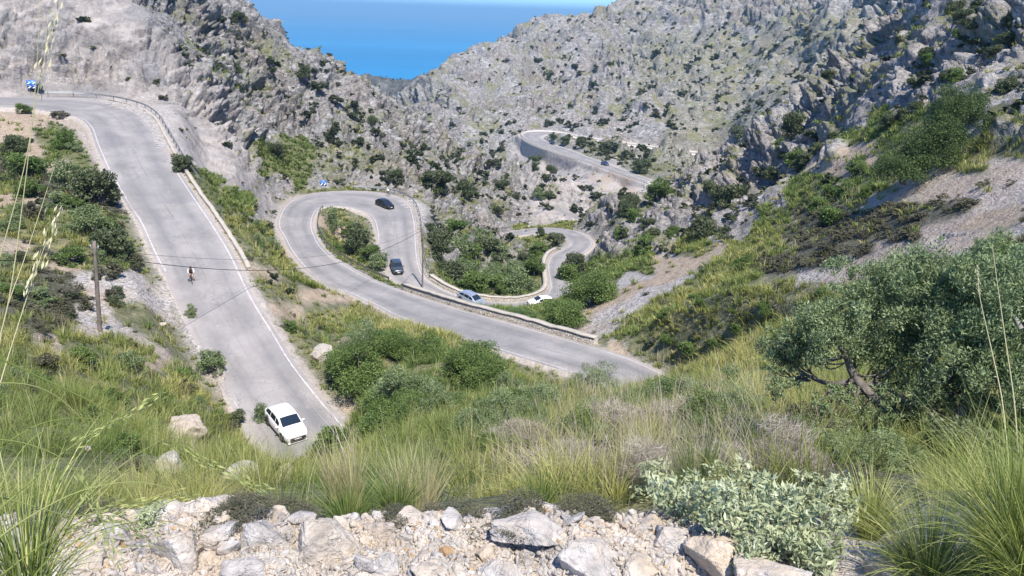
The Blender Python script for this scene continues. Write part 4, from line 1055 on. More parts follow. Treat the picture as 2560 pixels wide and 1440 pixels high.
# ------------------------------------------------------------------ walls, rails, poles, wires, signs
def stone_mat(name, a, b, mortar, scale, bump=0.8):
    t = NT(name); p = t.pos()
    v = t.n('ShaderNodeTexVoronoi', {'Scale': scale, 'Vector': p}); e = t.vor(scale, 'DISTANCE_TO_EDGE', p)
    g = t.n('ShaderNodeRGBToBW', {'Color': v.outputs['Color']}).outputs[0]
    c = t.mix(g, a, b); c = t.mix(t.ramp(t.noise(scale * 2.5, 4, .7, p), [(0.45, 0.0), (0.7, 0.5)]), c, tuple(x * 0.55 for x in a))
    c = t.mix(t.ramp(e, [(0.0, 1.0), (0.07, 0.0)]), c, mortar)
    t.bsdf(c, 0.92, t.bump(t.ramp(e, [(0.0, 0.0), (0.12, 1.0)]), bump, 0.06), 0.2); return t.m
M_WALL = stone_mat('rubble_masonry', (0.30, 0.27, 0.23), (0.46, 0.42, 0.37), (0.13, 0.12, 0.10), 3.2)
M_WALLF = stone_mat('coursed_masonry', (0.38, 0.34, 0.29), (0.52, 0.47, 0.41), (0.27, 0.245, 0.215), 1.1)
t = NT('pale_parapet'); p = t.pos(); t.bsdf(t.ramp(t.noise(1.2, 5, .7, p), [(0.3, (0.50, 0.47, 0.43)), (0.7, (0.70, 0.67, 0.62))]), 0.9, None, 0.2); M_PALEP = t.m
t = NT('lime_coping'); p = t.pos()
c = t.ramp(t.noise(0.9, 6, .7, p), [(0.32, (0.33, 0.31, 0.24)), (0.5, (0.42, 0.39, 0.34)), (0.62, (0.45, 0.39, 0.32)), (0.72, (0.50, 0.48, 0.44))])
t.bsdf(c, 0.9, t.bump(t.noise(6, 5, .7, p), 0.6, 0.05), 0.2); M_COPE = t.m
M_STEEL = simple_mat('galvanised_steel', (0.42, 0.44, 0.44), 0.5, 0.6, 0.5, 0.5, 2)
M_WOODRAIL = simple_mat('weathered_rail', (0.30, 0.30, 0.24), 0.85, 0, 0.2, 0.6, 3)
M_DARKWIRE = simple_mat('black_cable', (0.012, 0.012, 0.012), 0.6)
M_POLEWOOD = bark_mat('tarred_pole', (0.10, 0.085, 0.07), (0.26, 0.225, 0.19))
def sub(q, i0, i1, side, d, dz=0.0):
    return offs(q, side, d)[q.idx[i0]:q.idx[i1] + 1] + np.array([0, 0, dz])
def wall_run(name, label, q, i0, i1, side, d0, d1, h, base=-0.35, step=1, mat=None, cat='wall', wob=0.03, cope=0.12, group=None):
    """a masonry wall with a coping along a road edge: parts masonry and coping"""
    A_ = sub(q, i0, i1, side, d0)[::step]; B_ = sub(q, i0, i1, side, d1)[::step]; n = len(A_)
    r = np.random.default_rng(n); hh = h + wob * r.normal(size=n)
    root = bpy.data.objects.new(name, None); COL.objects.link(root); root.location = A_[n // 2]
    o0 = A_[n // 2]
    def prism(lo, hi_, a_in, a_out, nm, m):
        d = unit(B_ - A_); v = np.stack([A_ - d * a_in + lo, B_ + d * a_out + lo, B_ + d * a_out + hi_, A_ - d * a_in + hi_], 1) - o0
        a = np.arange(n * 4).reshape(n, 4); qs = []
        for k in range(4): qs.append(np.stack([a[:-1, k], a[:-1, (k + 1) % 4], a[1:, (k + 1) % 4], a[1:, k]], -1))
        qs = np.concatenate(qs + [a[:1, ::-1], a[-1:]])
        if side < 0: qs = qs[:, ::-1]
        return link(nm, new_mesh(nm, v.reshape(-1, 3), quads=qs, mats=[m]), root)
    zc = np.zeros((n, 3)); zc[:, 2] = hh - cope
    lo = np.zeros((n, 3)); lo[:, 2] = base if np.isscalar(base) else base[:n]
    top = np.zeros((n, 3)); top[:, 2] = hh
    prism(lo, zc, 0, 0, 'masonry', mat or M_WALL)
    zc2 = zc.copy(); zc2[:, 2] += 0.003
    prism(zc2, top, 0.04, 0.04, 'coping', M_COPE)
    return tag(root, label, cat, group)
# station numbers refer to LA, LB, LC
wall_run('stone_wall', 'low pale stone wall along the outer edge of the first road, below the bend', RA, 7, 14, -1 if False else -1, .75, 1.15, 0.45) if False else None
def side_of(q, px_side):  # helper kept simple: +1 = right of travel
    return px_side
# first road travels towards the camera: its outer edge (right in the photo) is on the left of travel
wall_run('kerb_wall', 'low crumbling stone kerb wall along the right edge of the first road', RA, 4, 15, -1, 0.95, 1.3, 0.22, base=-1.6, wob=0.06)
# second road, parapet on its upper side from its near end to the island
wall_run('stone_wall', 'long stone parapet with pale coping along the far edge of the second road', RB, 3, 9, 1, 0.8, 1.45, 0.75, base=-2.2)
# lower road: parapet on the ravine side round the bottom bend and up to the S bend
wall_run('stone_wall', 'curving stone parapet with pale coping round the bottom bend and up beside the rising road', RB, 33, 48, -1, 0.75, 1.4, 0.7, base=-2.5)
# retaining wall beside the lane that comes down from the second hairpin (battered outwards)
def batter_wall(name, label, q, i0, i1, side, d, depth, slope, mat, topz=0.05):
    A_ = sub(q, i0, i1, side, d, topz); n = len(A_); N = q.N[q.idx[i0]:q.idx[i1] + 1] * side
    dp = np.interp(np.linspace(0, 1, n), np.linspace(0, 1, len(depth)), depth)
    B_ = A_ + N * (dp * slope)[:, None]; B_[:, 2] -= dp
    C_ = A_ - N * 0.4; 
    m = 10; f = np.linspace(0, 1, m + 1)[None, :, None]
    v = A_[:, None] * (1 - f) + B_[:, None] * f
    o0 = A_[n // 2].copy(); v = np.concatenate([C_[:, None], v], 1) - o0; k = m + 2
    a = np.arange(n * k).reshape(n, k)
    qs = np.stack([a[:-1, :-1], a[:-1, 1:], a[1:, 1:], a[1:, :-1]], -1).reshape(-1, 4)
    if side > 0: qs = qs[:, ::-1]
    o = link(name, new_mesh(name, v.reshape(-1, 3), quads=qs, mats=[mat])); o.location = o0
    return tag(o, label, 'wall')
batter_wall('retaining_wall', 'tall sloping stone retaining wall beside the lane coming down from the second hairpin', RB, 24, 34, -1, 1.0, [0.3, 3.0, 6, 8.5, 9.5, 9, 6.5, 3], 0.42, M_WALL)
batter_wall('retaining_wall', 'high coursed stone retaining wall under the far hairpin', RC, 4, 11, -1, 1.7, [3, 9, 12.5, 14, 14, 13, 11, 9], 0.10, M_WALLF, 0.1)
wall_run('parapet', 'thin pale parapet round the outside of the far hairpin', RC, 1, 14, -1, 0.7, 1.15, 0.75, base=-0.6, cope=0.14, mat=M_PALEP, group=None)
wall_run('parapet', 'thin pale wall along the near side of the upper arm of the far road', RC, 12, 19, 1, 0.4, 1.1, 1.0, base=-2.5, cope=0.2, mat=M_PALEP)
wall_run('parapet', 'thin pale wall along the uphill side of the upper arm of the far road', RC, 14, 19, -1, 0.6, 1.1, 0.7, base=-0.6, cope=0.14, mat=M_PALEP)
def guardrail(label, P_, h=0.72, mat=M_STEEL, every=3.0, wood=False):
    P_ = np.asarray(P_); root = bpy.data.objects.new('guardrail', None); COL.objects.link(root); o0 = P_[len(P_) // 2].copy(); root.location = o0
    arc = np.concatenate([[0], np.cumsum(np.linalg.norm(np.diff(P_, axis=0), axis=1))])
    Q_ = P_ - o0
    # W-beam cross-section, or a log rail
    T = unit(np.gradient(Q_, axis=0)); N = unit(np.cross(T, [0, 0, 1.0]))
    if wood:
        v, qd = tube(Q_ + np.array([0, 0, h]), np.full(len(Q_), 0.09), 8)
    else:
        prof = [(0.0, .155), (.04, .12), (.04, .08), (0, .045), (0, -.045), (.04, -.08), (.04, -.12), (0, -.155), (-.01, -.155), (.028, -.12), (.028, -.08), (-.012, -.045), (-.012, .045), (.028, .08), (.028, .12), (-.01, .155)]
        k = len(prof); v = np.stack([Q_ + N * a + np.array([0, 0, h + b]) for a, b in prof], 1).reshape(-1, 3)
        a = np.arange(len(Q_) * k).reshape(-1, k); qd = np.stack([a[:-1], np.roll(a[:-1], -1, 1), np.roll(a[1:], -1, 1), a[1:]], -1).reshape(-1, 4)
    link('rail', new_mesh('rail', v, quads=qd, mats=[mat], smooth=wood), root)
    for s in np.arange(0.3, arc[-1], every):
        c = np.array([np.interp(s, arc, Q_[:, k]) for k in range(3)])
        v, qd = tube([c + [0, 0, -0.4], c + [0, 0, h + 0.12]], [0.075, 0.07], 6)
        qd = list(map(list, qd)) + [[9, 8, 7, 6], [11, 10, 9, 6]]
        link('post', new_mesh('post', v, faces=qd, mats=[mat]), root)
    return tag(root, label, 'guardrail')
guardrail('long metal guardrail round the outside of the first bend', sub(RA, 2, 8, -1, 1.7), every=4)
guardrail('short metal guardrail beside the first road, just below the bend', sub(RA, 8, 11, -1, 1.75), every=3)
guardrail('metal guardrail round the outside of the second hairpin and down the lane', sub(RB, 23, 32, -1, 1.35), every=3)
guardrail('weathered guardrail round the inside of the second hairpin', sub(RB, 10, 19, 1, 1.2), mat=M_WOODRAIL, every=2.5)
def pole(label, base, top, r0=0.14, r1=0.10, name='utility_pole', arm=True):
    root = bpy.data.objects.new(name, None); COL.objects.link(root); root.location = base
    t_ = np.asarray(top) - np.asarray(base); f = np.linspace(-0.03, 1, 9)[:, None]
    v, q = tube(f * t_, np.linspace(r0, r1, 9), 10); n = len(v)
    faces = [list(x) for x in q] + [list(range(n - 10, n))]
    link('pole', new_mesh('pole', v, faces=faces, mats=[M_POLEWOOD], smooth=True), root)
    if arm:
        c = t_ * 0.93
        v, q = tube([c + [-.35, .1, 0], c + [.35, -.1, 0]], [0.03, 0.03], 6); link('bracket', new_mesh('bracket', v, quads=q, mats=[M_STEEL]), root)
        for s in (-.3, .3):
            v, q = tube([c + [s, -s * .28, 0.02], c + [s, -s * .28, .08], c + [s, -s * .28, .14], c + [s, -s * .28, .18]], [0.025, 0.05, 0.05, 0.02], 8); link('insulator', new_mesh('insulator', v, quads=q, mats=[M_INS], smooth=True), root)
    return tag(root, label, 'utility pole')
M_INS = simple_mat('glazed_insulator', (0.5, 0.5, 0.48), 0.25)
def wire(name, label, a, b, sag, r, cat='cable', n=40, mat=None):
    t = np.linspace(0, 1, n)[:, None]; a = np.asarray(a, float); b = np.asarray(b, float)
    p = a * (1 - t) + b * t; p[:, 2] -= (sag * 4 * t * (1 - t))[:, 0]
    v, q = tube(p - a, np.full(n, r), 5); o = link(name, new_mesh(name, v, quads=q, mats=[mat or M_DARKWIRE], smooth=True)); o.location = a
    return tag(o, label, cat)
def at_height(base, px, py):
    """point above base whose image is at photo row py"""
    d = ray(px, py); k = math.hypot(base[0], base[1]) / math.hypot(d[0], d[1]); return d * k
pb1 = hit(250, 828); pt1 = at_height(pb1, 235, 603)
pole('tall dark wooden pole standing on the scrubby slope left of the first road', pb1, pt1, 0.15, 0.12)
pb2 = hit(1056, 722, rmin=60); pt2 = at_height(pb2, 1058, 568)
log('pole heights', pt1[2] - pb1[2], pt2[2] - pb2[2], np.linalg.norm(pb1), np.linalg.norm(pb2))
pole('slender wooden pole by the retaining wall above the bottom bend', pb2, pt2, 0.13, 0.10)
w1 = at_height(pb1, 238, 636); w2 = at_height(pb2, 1056, 574)
w0 = P3(-260, 625, np.linalg.norm(w1) * 0.86)
wire('power_cable', 'thick black cable crossing the first road between the two poles', w1, w2, 3.2, 0.028)
wire('power_cable', 'thin upper wire crossing the first road between the two poles', at_height(pb1, 237, 622), at_height(pb2, 1056, 569), 2.4, 0.012)
wire('power_cable', 'thick black cable running from the near pole out past the left edge', w0, w1, 0.5, 0.028)
wire('power_cable', 'thin upper wire running from the near pole out past the left edge', w0 + np.array([0, 0, .5]), at_height(pb1, 237, 622), 0.4, 0.012)
ge = hit(362, 858)
wire('guy_wire', 'pale stay wire slanting from the near pole down to the slope', at_height(pb1, 240, 640), ge, 0.0, 0.018, 'wire', 6, M_STEEL)
for px, py, tpy, lb in [(1690, 500, 462, 'short pale pole on the shoulder of the crag below the end of the far road'), (1610, 478, 455, 'small post at the end of the far road'),
                        (1400, 612, 588, 'thin post on the bank inside the S bend'), (1190, 700, 640, 'slender pole among the bushes of the ravine'),
                        (622, 422, 372, 'grey pole on the pale rock shelf above the second hairpin')]:
    b_ = hit(px, py)
    pole(lb, b_, at_height(b_, px, tpy), 0.10, 0.08, arm=False)
# chevron signs: blue board with two white chevrons per row
M_BLUE = simple_mat('sign_blue', (0.02, 0.16, 0.50), 0.4); M_SWHITE = simple_mat('sign_white', (0.80, 0.82, 0.84), 0.4)
def chevron_sign(label, px, py, wpx, hpx, lift_, rows, ang):
    b = hit(px, py); k = float(b @ cf) / FPX; wd, ht = wpx * k, hpx * k; z0 = lift_ * k
    root = bpy.data.objects.new('chevron_sign', None); COL.objects.link(root); root.location = b; root.rotation_euler[2] = ang
    hw = wd / 2; th = 0.03
    def box(x0, x1, y0, y1, z0_, z1, nm, m):
        v = [(x, y, z) for z in (z0_, z1) for x, y in ((x0, y0), (x1, y0), (x1, y1), (x0, y1))]
        return link(nm, new_mesh(nm, v, quads=[(0, 3, 2, 1), (4, 5, 6, 7), (0, 1, 5, 4), (1, 2, 6, 5), (2, 3, 7, 6), (3, 0, 4, 7)], mats=[m]), root)
    box(-hw, hw, -th, 0, z0, z0 + ht, 'board', M_BLUE)
    for sx in (-.55, .55): box(hw * sx - .04, hw * sx + .04, 0.002, 0.08, -0.3, z0 + ht * .9, 'post', M_STEEL)
    rh = ht / rows; cw = wd / 2
    for i in range(rows):
        for j in range(2):
            cx = -hw + cw * (j + .5); cz = z0 + rh * (i + .5); a = cw * .30; s = rh * .36; tk = cw * .34
            vv = []
            for y in (-th - .008, -th - .002):
                vv += [(cx - a - tk / 2, y, cz - s), (cx - a + tk / 2, y, cz - s), (cx + a + tk / 2, y, cz), (cx - a + tk / 2, y, cz + s), (cx - a - tk / 2, y, cz + s), (cx + a - tk / 2, y, cz)]
            f = [(0, 1, 2, 5), (5, 2, 3, 4), (11, 8, 7, 6), (10, 9, 8, 11)] + [(i_, (i_ + 1) % 6 , (i_ + 1) % 6 + 6, i_ + 6) for i_ in range(6)]
            link('chevron', new_mesh('chevron', vv, quads=f, mats=[M_SWHITE]), root)
    return tag(root, label, 'road sign')
chevron_sign('blue sign with four white chevrons at the outside of the first bend', 83, 236, 22, 21, 14, 2, 0.28)
chevron_sign('blue sign with two white chevrons at the outside of the second hairpin', 809, 478, 16, 14, 13, 1, 0.25)
log('furniture')
# ------------------------------------------------------------------ foreground stones
def ico(sub):
    t = (1 + 5 ** .5) / 2
    v = [(-1, t, 0), (1, t, 0), (-1, -t, 0), (1, -t, 0), (0, -1, t), (0, 1, t), (0, -1, -t), (0, 1, -t), (t, 0, -1), (t, 0, 1), (-t, 0, -1), (-t, 0, 1)]
    f = [(0,11,5),(0,5,1),(0,1,7),(0,7,10),(0,10,11),(1,5,9),(5,11,4),(11,10,2),(10,7,6),(7,1,8),(3,9,4),(3,4,2),(3,2,6),(3,6,8),(3,8,9),(4,9,5),(2,4,11),(6,2,10),(8,6,7),(9,8,1)]
    v = [list(unit(np.array(x, float))) for x in v]
    for _ in range(sub):
        c = {}; g = []
        def mid(a, b):
            k = (min(a, b), max(a, b))
            if k not in c: v.append(list(unit((np.array(v[a]) + np.array(v[b])) / 2))); c[k] = len(v) - 1
            return c[k]
        for a, b, d in f:
            x, y, z = mid(a, b), mid(b, d), mid(d, a); g += [(a, x, z), (b, y, x), (d, z, y), (x, y, z)]
        f = g
    return np.array(v), np.array(f)
def stone_shape(sub, seed, cuts=11, rough=0.05):
    r = np.random.default_rng(seed); v, f = ico(sub); v = v * (1 + 0.25 * perlin((v * 1.3 + seed).astype(F32)))[:, None]
    for _ in range(cuts):
        n = unit(r.normal(size=3)); d = 0.45 + 0.35 * r.random(); s = v @ n; v = v - n * np.maximum(0, s - d)[:, None] * 0.94
    if rough:
        v = v * (1 + rough * fbm((v * 3 + seed).astype(F32), 3) + rough * 0.35 * fbm((v * 11 + seed).astype(F32), 2))[:, None]
    v[:, 2] *= 0.8; return v, f
def rock_mat(name, a, b, c_):
    t = NT(name); p = t.n('ShaderNodeTexCoord').outputs['Object']; g = t.pos()
    n1 = t.noise(7, 6, 0.65, g); n2 = t.noise(32, 5, 0.7, g); n3 = t.noise(3.2, 3, 0.5, g)
    c = t.ramp(n1, [(0.3, a), (0.52, b), (0.72, c_)])
    c = t.mix(t.ramp(n3, [(0.52, 0.0), (0.64, 0.5)]), c, (0.46, 0.36, 0.25))
    c = t.mix(t.ramp(t.vor(19, 'F1', g), [(0.12, 0.55), (0.2, 0.0)]), c, (0.60, 0.59, 0.56))
    c = t.mix(t.ramp(n2, [(0.5, 0.0), (0.7, 0.4)]), c, (0.19, 0.175, 0.165))
    cr = t.ramp(t.math('ABSOLUTE', t.math('SUBTRACT', t.noise(9, 4, 0.6, g), 0.5)), [(0.0, 0.0), (0.02, 1.0)])
    b_ = t.bump(n1, 0.7, 0.05); b_ = t.bump(cr, 0.5, 0.012, b_); b_ = t.bump(n2, 0.7, 0.012, b_)
    t.bsdf(c, 0.92, b_, 0.2); return t.m
M_ST = rock_mat('grey_limestone', (0.25, 0.23, 0.205), (0.41, 0.38, 0.345), (0.51, 0.48, 0.44))
M_ST2 = rock_mat('buff_limestone', (0.28, 0.24, 0.195), (0.46, 0.40, 0.325), (0.55, 0.505, 0.44))
M_ST3 = rock_mat('ochre_stone', (0.24, 0.15, 0.08), (0.40, 0.27, 0.15), (0.50, 0.38, 0.24))
BIG = [
 (820, 1395, 185, 150, 'tallest foreground boulder, pale with white lichen spots, in the middle of the rubble', 1), (655, 1362, 135, 85, 'flat topped grey boulder left of the tallest foreground boulder', 0),
 (440, 1400, 135, 115, 'grey boulder with a dark shaded flank in the left part of the rubble', 0), (545, 1350, 110, 60, 'low grey slab between the two left boulders of the rubble', 0),
 (952, 1338, 88, 62, 'small triangular rock just right of the tallest foreground boulder', 0), (1340, 1330, 190, 62, 'long low grey slab behind the rubble in the centre', 0),
 (1480, 1405, 165, 90, 'square grey block in the centre right of the rubble', 0), (1668, 1350, 100, 70, 'rock with a dark left face next to the woolly shrubs', 0),
 (1785, 1400, 160, 75, 'broad cracked rock at the right end of the rubble', 1), (1910, 1462, 190, 60, 'flat grey slab on the bottom edge under the woolly shrubs', 0),
 (2232, 1462, 130, 50, 'pale pointed rock on the bottom edge below the big tussock', 0), (36, 1362, 85, 62, 'pale square rock at the left edge of the rubble', 0),
 (508, 1275, 46, 22, 'small pale flat stone at the edge of the grass above the rubble', 1), (420, 1290, 90, 50, 'whitish weathered rock on the rim left of the centre', 0),
 (1117, 1388, 46, 34, 'ochre brown stone lying on the rubble near the centre', 2), (610, 1448, 120, 60, 'slanting grey slab low in the left rubble', 0),
 (965, 1420, 70, 55, 'dark blue grey angular stone in the middle of the rubble', 0), (1250, 1445, 130, 60, 'grey flat rock on the bottom edge in the centre', 0),
 (300, 1345, 90, 55, 'rounded pale rock left of the shaded boulder', 0), (1065, 1440, 90, 50, 'buff angular rock at the bottom centre', 1),
 (1600, 1440, 100, 50, 'buff angular rock below the square grey block', 1), (205, 1420, 90, 60, 'half buried buff rock in the left corner of the rubble', 1)]
for i, (px, py, wp, hp, lb, mt) in enumerate(BIG):
    v, f = stone_shape(5, 300 + i, 9, 0.06)
    me = new_mesh('boulder', v, tris=f, mats=[(M_ST, M_ST2, M_ST3)[mt]], smooth=False)
    p = hit(px, min(py, 1438), rmax=8)
    if p is None: log('no hit', lb); continue
    if py > 1438: p = p * (1 - (py - 1438) / 900)
    k = float(p @ cf) / FPX; ext = v.max(0) - v.min(0)
    o = link('boulder', me); sz = hp * k / 0.80
    o.scale = (wp * k / ext[0], wp * k / ext[1] * 0.8, sz / ext[2]); o.rotation_euler[2] = random.uniform(-.4, .4)
    o.location = (p[0], p[1] , p[2] + sz * 0.08)
    tag(o, lb, 'rock')
for i, (px, py, wp, hp, lb) in enumerate([(455, 1108, 105, 70, 'large pale triangular boulder in the grass left of the white car'), (425, 1180, 66, 60, 'jagged pale boulder below the large triangular one'),
    (610, 1200, 80, 46, 'rounded pale boulder in the grass below the first road'), (712, 1202, 60, 42, 'knobbly grey boulder beside the end of the first road'),
    (806, 897, 56, 40, 'grey boulder on the bank left of the dark green bush'), (302, 1092, 30, 16, 'small white stone in the grass left of the triangular boulder'),
    (405, 818, 28, 16, 'white flat stone in the grass right of the near pole'), 
    (658, 772, 22, 14, 'pale stone on the right verge of the first road'), (218, 1130, 26, 20, 'small pale stone in the left grass')]):
    v, f = stone_shape(4, 400 + i, 9, 0.08); me = new_mesh('boulder', v, tris=f, mats=[M_ST if i % 3 else M_ST2]); p = hit(px, py)
    k = float(p @ cf) / FPX; ext = v.max(0) - v.min(0); o = link('boulder', me); sz = hp * k
    o.scale = (wp * k / ext[0],) * 2 + (1.15 * sz / ext[2],); o.location = (p[0], p[1], p[2] + sz * 0.35); tag(o, lb, 'rock')
r = np.random.default_rng(31)
var = [stone_shape(3, 500 + i, 10, 0.04) for i in range(8)]
vm = [[new_mesh('stone', v, tris=f, mats=[m]) for v, f in var] for m in (M_ST, M_ST2, M_ST3)]
n_ = 0
for _ in range(900):
    px, py = r.uniform(-60, 1880), r.uniform(1296, 1436)
    if n_ >= 170: break
    p = hit(px, py, rmax=4.2)
    if p is None: continue
    k = float(p @ cf) / FPX; s = (10 + 30 * r.random() ** 2.2) * k
    me = vm[r.choice(3, p=[.5, .44, .06])][r.integers(8)]
    o = link('stone', me); o.location = (p[0], p[1], p[2] + s * 0.25); o.scale = (s * r.uniform(.7, 1.2), s * r.uniform(.7, 1.1), s * r.uniform(.45, .9)); o.rotation_euler = (r.uniform(-.6, .6), r.uniform(-.6, .6), r.uniform(0, 6))
    tag(o, 'angular limestone piece lying loose in the rubble along the bottom of the picture', 'stone', 'loose stones of the foreground rubble'); n_ += 1
def rubble(name, n, lo, hi_, mat, seed, region=(-80, 1900, 1285, 1440), rmax=4.2):
    r = np.random.default_rng(seed); vs = []; fs = []; off = 0
    sh = [stone_shape(1, 600 + i, 8, 0) for i in range(6)]
    for _ in range(n):
        p = hit(r.uniform(*region[:2]), r.uniform(*region[2:]), rmax=rmax)
        if p is None: continue
        k = float(p @ cf) / FPX; s = (lo + (hi_ - lo) * r.random() ** 2) * k; v, f = sh[r.integers(6)]
        R = np.linalg.qr(r.normal(size=(3, 3)))[0]
        vs.append((v * [1, .75, .5] @ R) * s + p + [0, 0, s * .2]); fs.append(f + off); off += len(v)
    return tag(link(name, new_mesh(name, np.concatenate(vs), tris=np.concatenate(fs), mats=[mat])), kind='stuff')
rubble('rubble', 6000, 3, 19, M_ST, 41); rubble('rubble', 6500, 3, 17, M_ST2, 42); rubble('rubble', 260, 4, 16, M_ST3, 43)
log('stones')
# ------------------------------------------------------------------ near plants
LIB['twig'] = [bush_meshes('twig', 960 + i, mat=M_TWIG, nleaf=6500, leaf=0.17, asp=38, blobs=34, spread=1.25, flat=.8, branch=7) for i in range(2)]
LIB['sage'] = [bush_meshes('sage', 970 + i, mat=M_SAGE, nleaf=1500, leaf=0.10, asp=3.2, blobs=14, flat=1.0, branch=6, open_=.3) for i in range(3)]
for a in [
 (1420, 1200, 220, 120, 'tangle of bare grey twigs in the middle foreground'), (1620, 1215, 210, 110, 'bare twiggy brush right of the middle tangle'),
 (1800, 1200, 220, 110, 'dry brushwood left of the shadow under the olive'), (1960, 1175, 220, 130, 'dead grey branches in the shade under the olive'),
 (1300, 1120, 170, 80, 'thin brown brush behind the middle tangle of twigs'), (1540, 1090, 190, 100, 'loose brush standing before the end of the second road'), (1720, 1060, 170, 80, 'brown brush left of the olive crown')]:
    plant('twig', a[0], a[1], a[2], a[3], a[4], 'brushwood', name='dry_brush')
for a in [(1690, 1300, 190, 150, 'woolly pale green shrub behind the rock with the dark face'), (1800, 1330, 200, 170, 'woolly pale green shrub behind the right end of the rubble'),
          (1930, 1350, 220, 190, 'largest woolly shrub, with broad pale leaves, left of the big tussock'), (2030, 1410, 210, 190, 'woolly shrub low against the bottom edge'),
          (2110, 1310, 180, 140, 'pale shrub at the left foot of the big grass tussock'), (1880, 1430, 150, 130, 'small woolly shrub touching the rubble end'), (2010, 1270, 170, 110, 'woolly shrub below the dead branches'),
          (2240, 1440, 120, 90, 'small woolly shrub on the bottom edge under the tussock'), (385, 1310, 100, 60, 'dry pale cushion plant on the rim left of the boulders'), (1650, 1240, 170, 100, 'woolly shrub under the upright green tuft'), (1830, 1250, 190, 110, 'woolly shrub right of the upright green tuft'), (1740, 1310, 170, 150, 'woolly shrub between the two nearest the rubble end'), (1870, 1300, 190, 150, 'woolly shrub behind the largest woolly one'), (2060, 1330, 180, 150, 'woolly shrub right of the largest woolly one'), (1970, 1430, 170, 150, 'woolly shrub beside the flat slab on the bottom edge')]:
    plant('sage', *a, name='woolly_shrub', cat='shrub')
for a in [(1150, 1300, 200, 40), (1300, 1295, 200, 36), (1000, 1300, 120, 36), (600, 1300, 200, 40), (720, 1292, 160, 40), (1450, 1290, 200, 45), (250, 1300, 160, 50), (1900, 1240, 200, 90), (2150, 1250, 200, 90), (80, 1310, 140, 50)]:
    plant('heath_near', *a, label='low brownish heath cushion along the back rim of the rubble', group='heath cushions along the rim', name='heath_cushion')
def tussock(label, px, py, D, nb, h, spread, width, mat, seed, n=1, scat=0.05, lean=None, droop=.9, tint=(.5, .22), name='grass_tussock', rad=.12, seg=7):
    p = P3(px, py, D); r = np.random.default_rng(seed)
    b = np.zeros((n, 3)); b[:, :2] = r.normal(size=(n, 2)) * scat; b[:, 2] -= 0.03
    A = Acc(); v, q, t_ = blades(b, nb, np.full(n, h), np.full(n, spread), np.full(n, width), seed, seg, droop, tint, rad, lean=lean); A.add(v, q, t_)
    o = link(name, A.mesh(name, [mat])); o.location = p; return tag(o, label, 'grass')
M_LUSH = foliage_mat('lush_blades', (0.07, 0.11, 0.02), (0.20, 0.245, 0.05), (0.50, 0.50, 0.20), 0.3, 0.45)
tussock('huge fresh green grass tussock filling the lower right corner', 2540, 1480, 3.6, 900, 0.62, 0.95, .0042, M_LUSH, 1, 2, .10, (-.35, 0, 0), 1.0)
tussock('tall green tussock at the right edge above the corner one', 2620, 1330, 4.4, 900, 0.62, 1.0, .0042, M_LUSH, 2, 2, .12, (-.35, 0, 0), 1.0)
tussock('yellow green tussock just left of the huge corner one', 2280, 1460, 3.8, 800, 0.46, 1.1, .005, M_LUSH, 3, 2, .10, (-.1, 0, 0), 1.1, (.62, .2))
tussock('thin yellowish tussock behind the woolly shrubs', 2200, 1330, 4.8, 420, 0.38, 1.0, .005, M_LUSH, 4, 1, .1, None, 1.0, (.7, .2))
tussock('upright green tuft standing above the woolly shrubs', 1760, 1265, 6.3, 300, 0.62, .5, .006, M_GRNG, 5, 2, .12, None, .7, (.62, .25))
tussock('dark green tussock right behind the tallest foreground boulder', 950, 1330, 5.6, 420, 0.40, .8, .005, M_GRNG, 6, 2, .08, None, .8, (.55, .25))
tussock('green tussock above the triangular rock', 1010, 1270, 6.6, 380, 0.45, .7, .005, M_GRNG, 7, 2, .1, None, .8, (.6, .25))
tussock('tuft of tall straw stalks in the centre of the grass rim', 1150, 1270, 6.2, 200, 0.52, .55, .005, M_STRAW, 8, 3, .18, None, .6)
tussock('straw tuft left of the centre', 930, 1265, 7.0, 160, 0.55, .45, .006, M_STRAW, 9, 3, .2, None, .6)
tussock('green tuft at the foot of the brushwood', 1380, 1290, 6.0, 300, 0.38, .8, .005, M_GRNG, 10, 2, .1, None, .9, (.5, .25))
tussock('straw coloured tuft right of the middle brushwood', 1560, 1240, 6.6, 160, 0.5, .6, .005, M_STRAW, 12, 2, .12, None, .7)
tussock('coarse tussock in the lower left corner', 10, 1475, 2.1, 150, 0.32, 1.1, .0035, M_LUSH, 11, 2, .05, (.3, 0, 0), 1.0, (.55, .25))
# tall grass plants close to the left edge: arching stalks
def stalks(label, paths, D, w, mat, head=0, seed=1):
    root = None; A = Acc(); r = np.random.default_rng(seed); o0 = P3(*paths[0][0], D)
    for i, pth in enumerate(paths):
        d = D + 0.04 * i; pt = np.array([P3(x, y, d * (1 + .02 * j)) for j, (x, y) in enumerate(pth)]); s = catmull(pt, 0.02) - o0
        v, q = tube(s, np.linspace(w, w * .35, len(s)), 5); A.add(v, q, np.full(len(v), .45 + .3 * r.random()))
        if head and i % 2 == 0:
            e = s[-1]; n = 60; c = e + (s[-1] - s[-8])[None] * np.linspace(-1, .6, n)[:, None] + r.normal(size=(n, 3)) * .006
            dd = unit((s[-1] - s[-8])[None] + r.normal(size=(n, 3)) * .02); A.leaves(leaf_quads(c, dd, unit(r.normal(size=(n, 3))), np.full(n, .018), np.full(n, .004)), np.full(n, .8))
    o = link('grass_stalks', A.mesh('grass_stalks', [mat], True)); o.location = o0; return tag(o, label, 'grass')
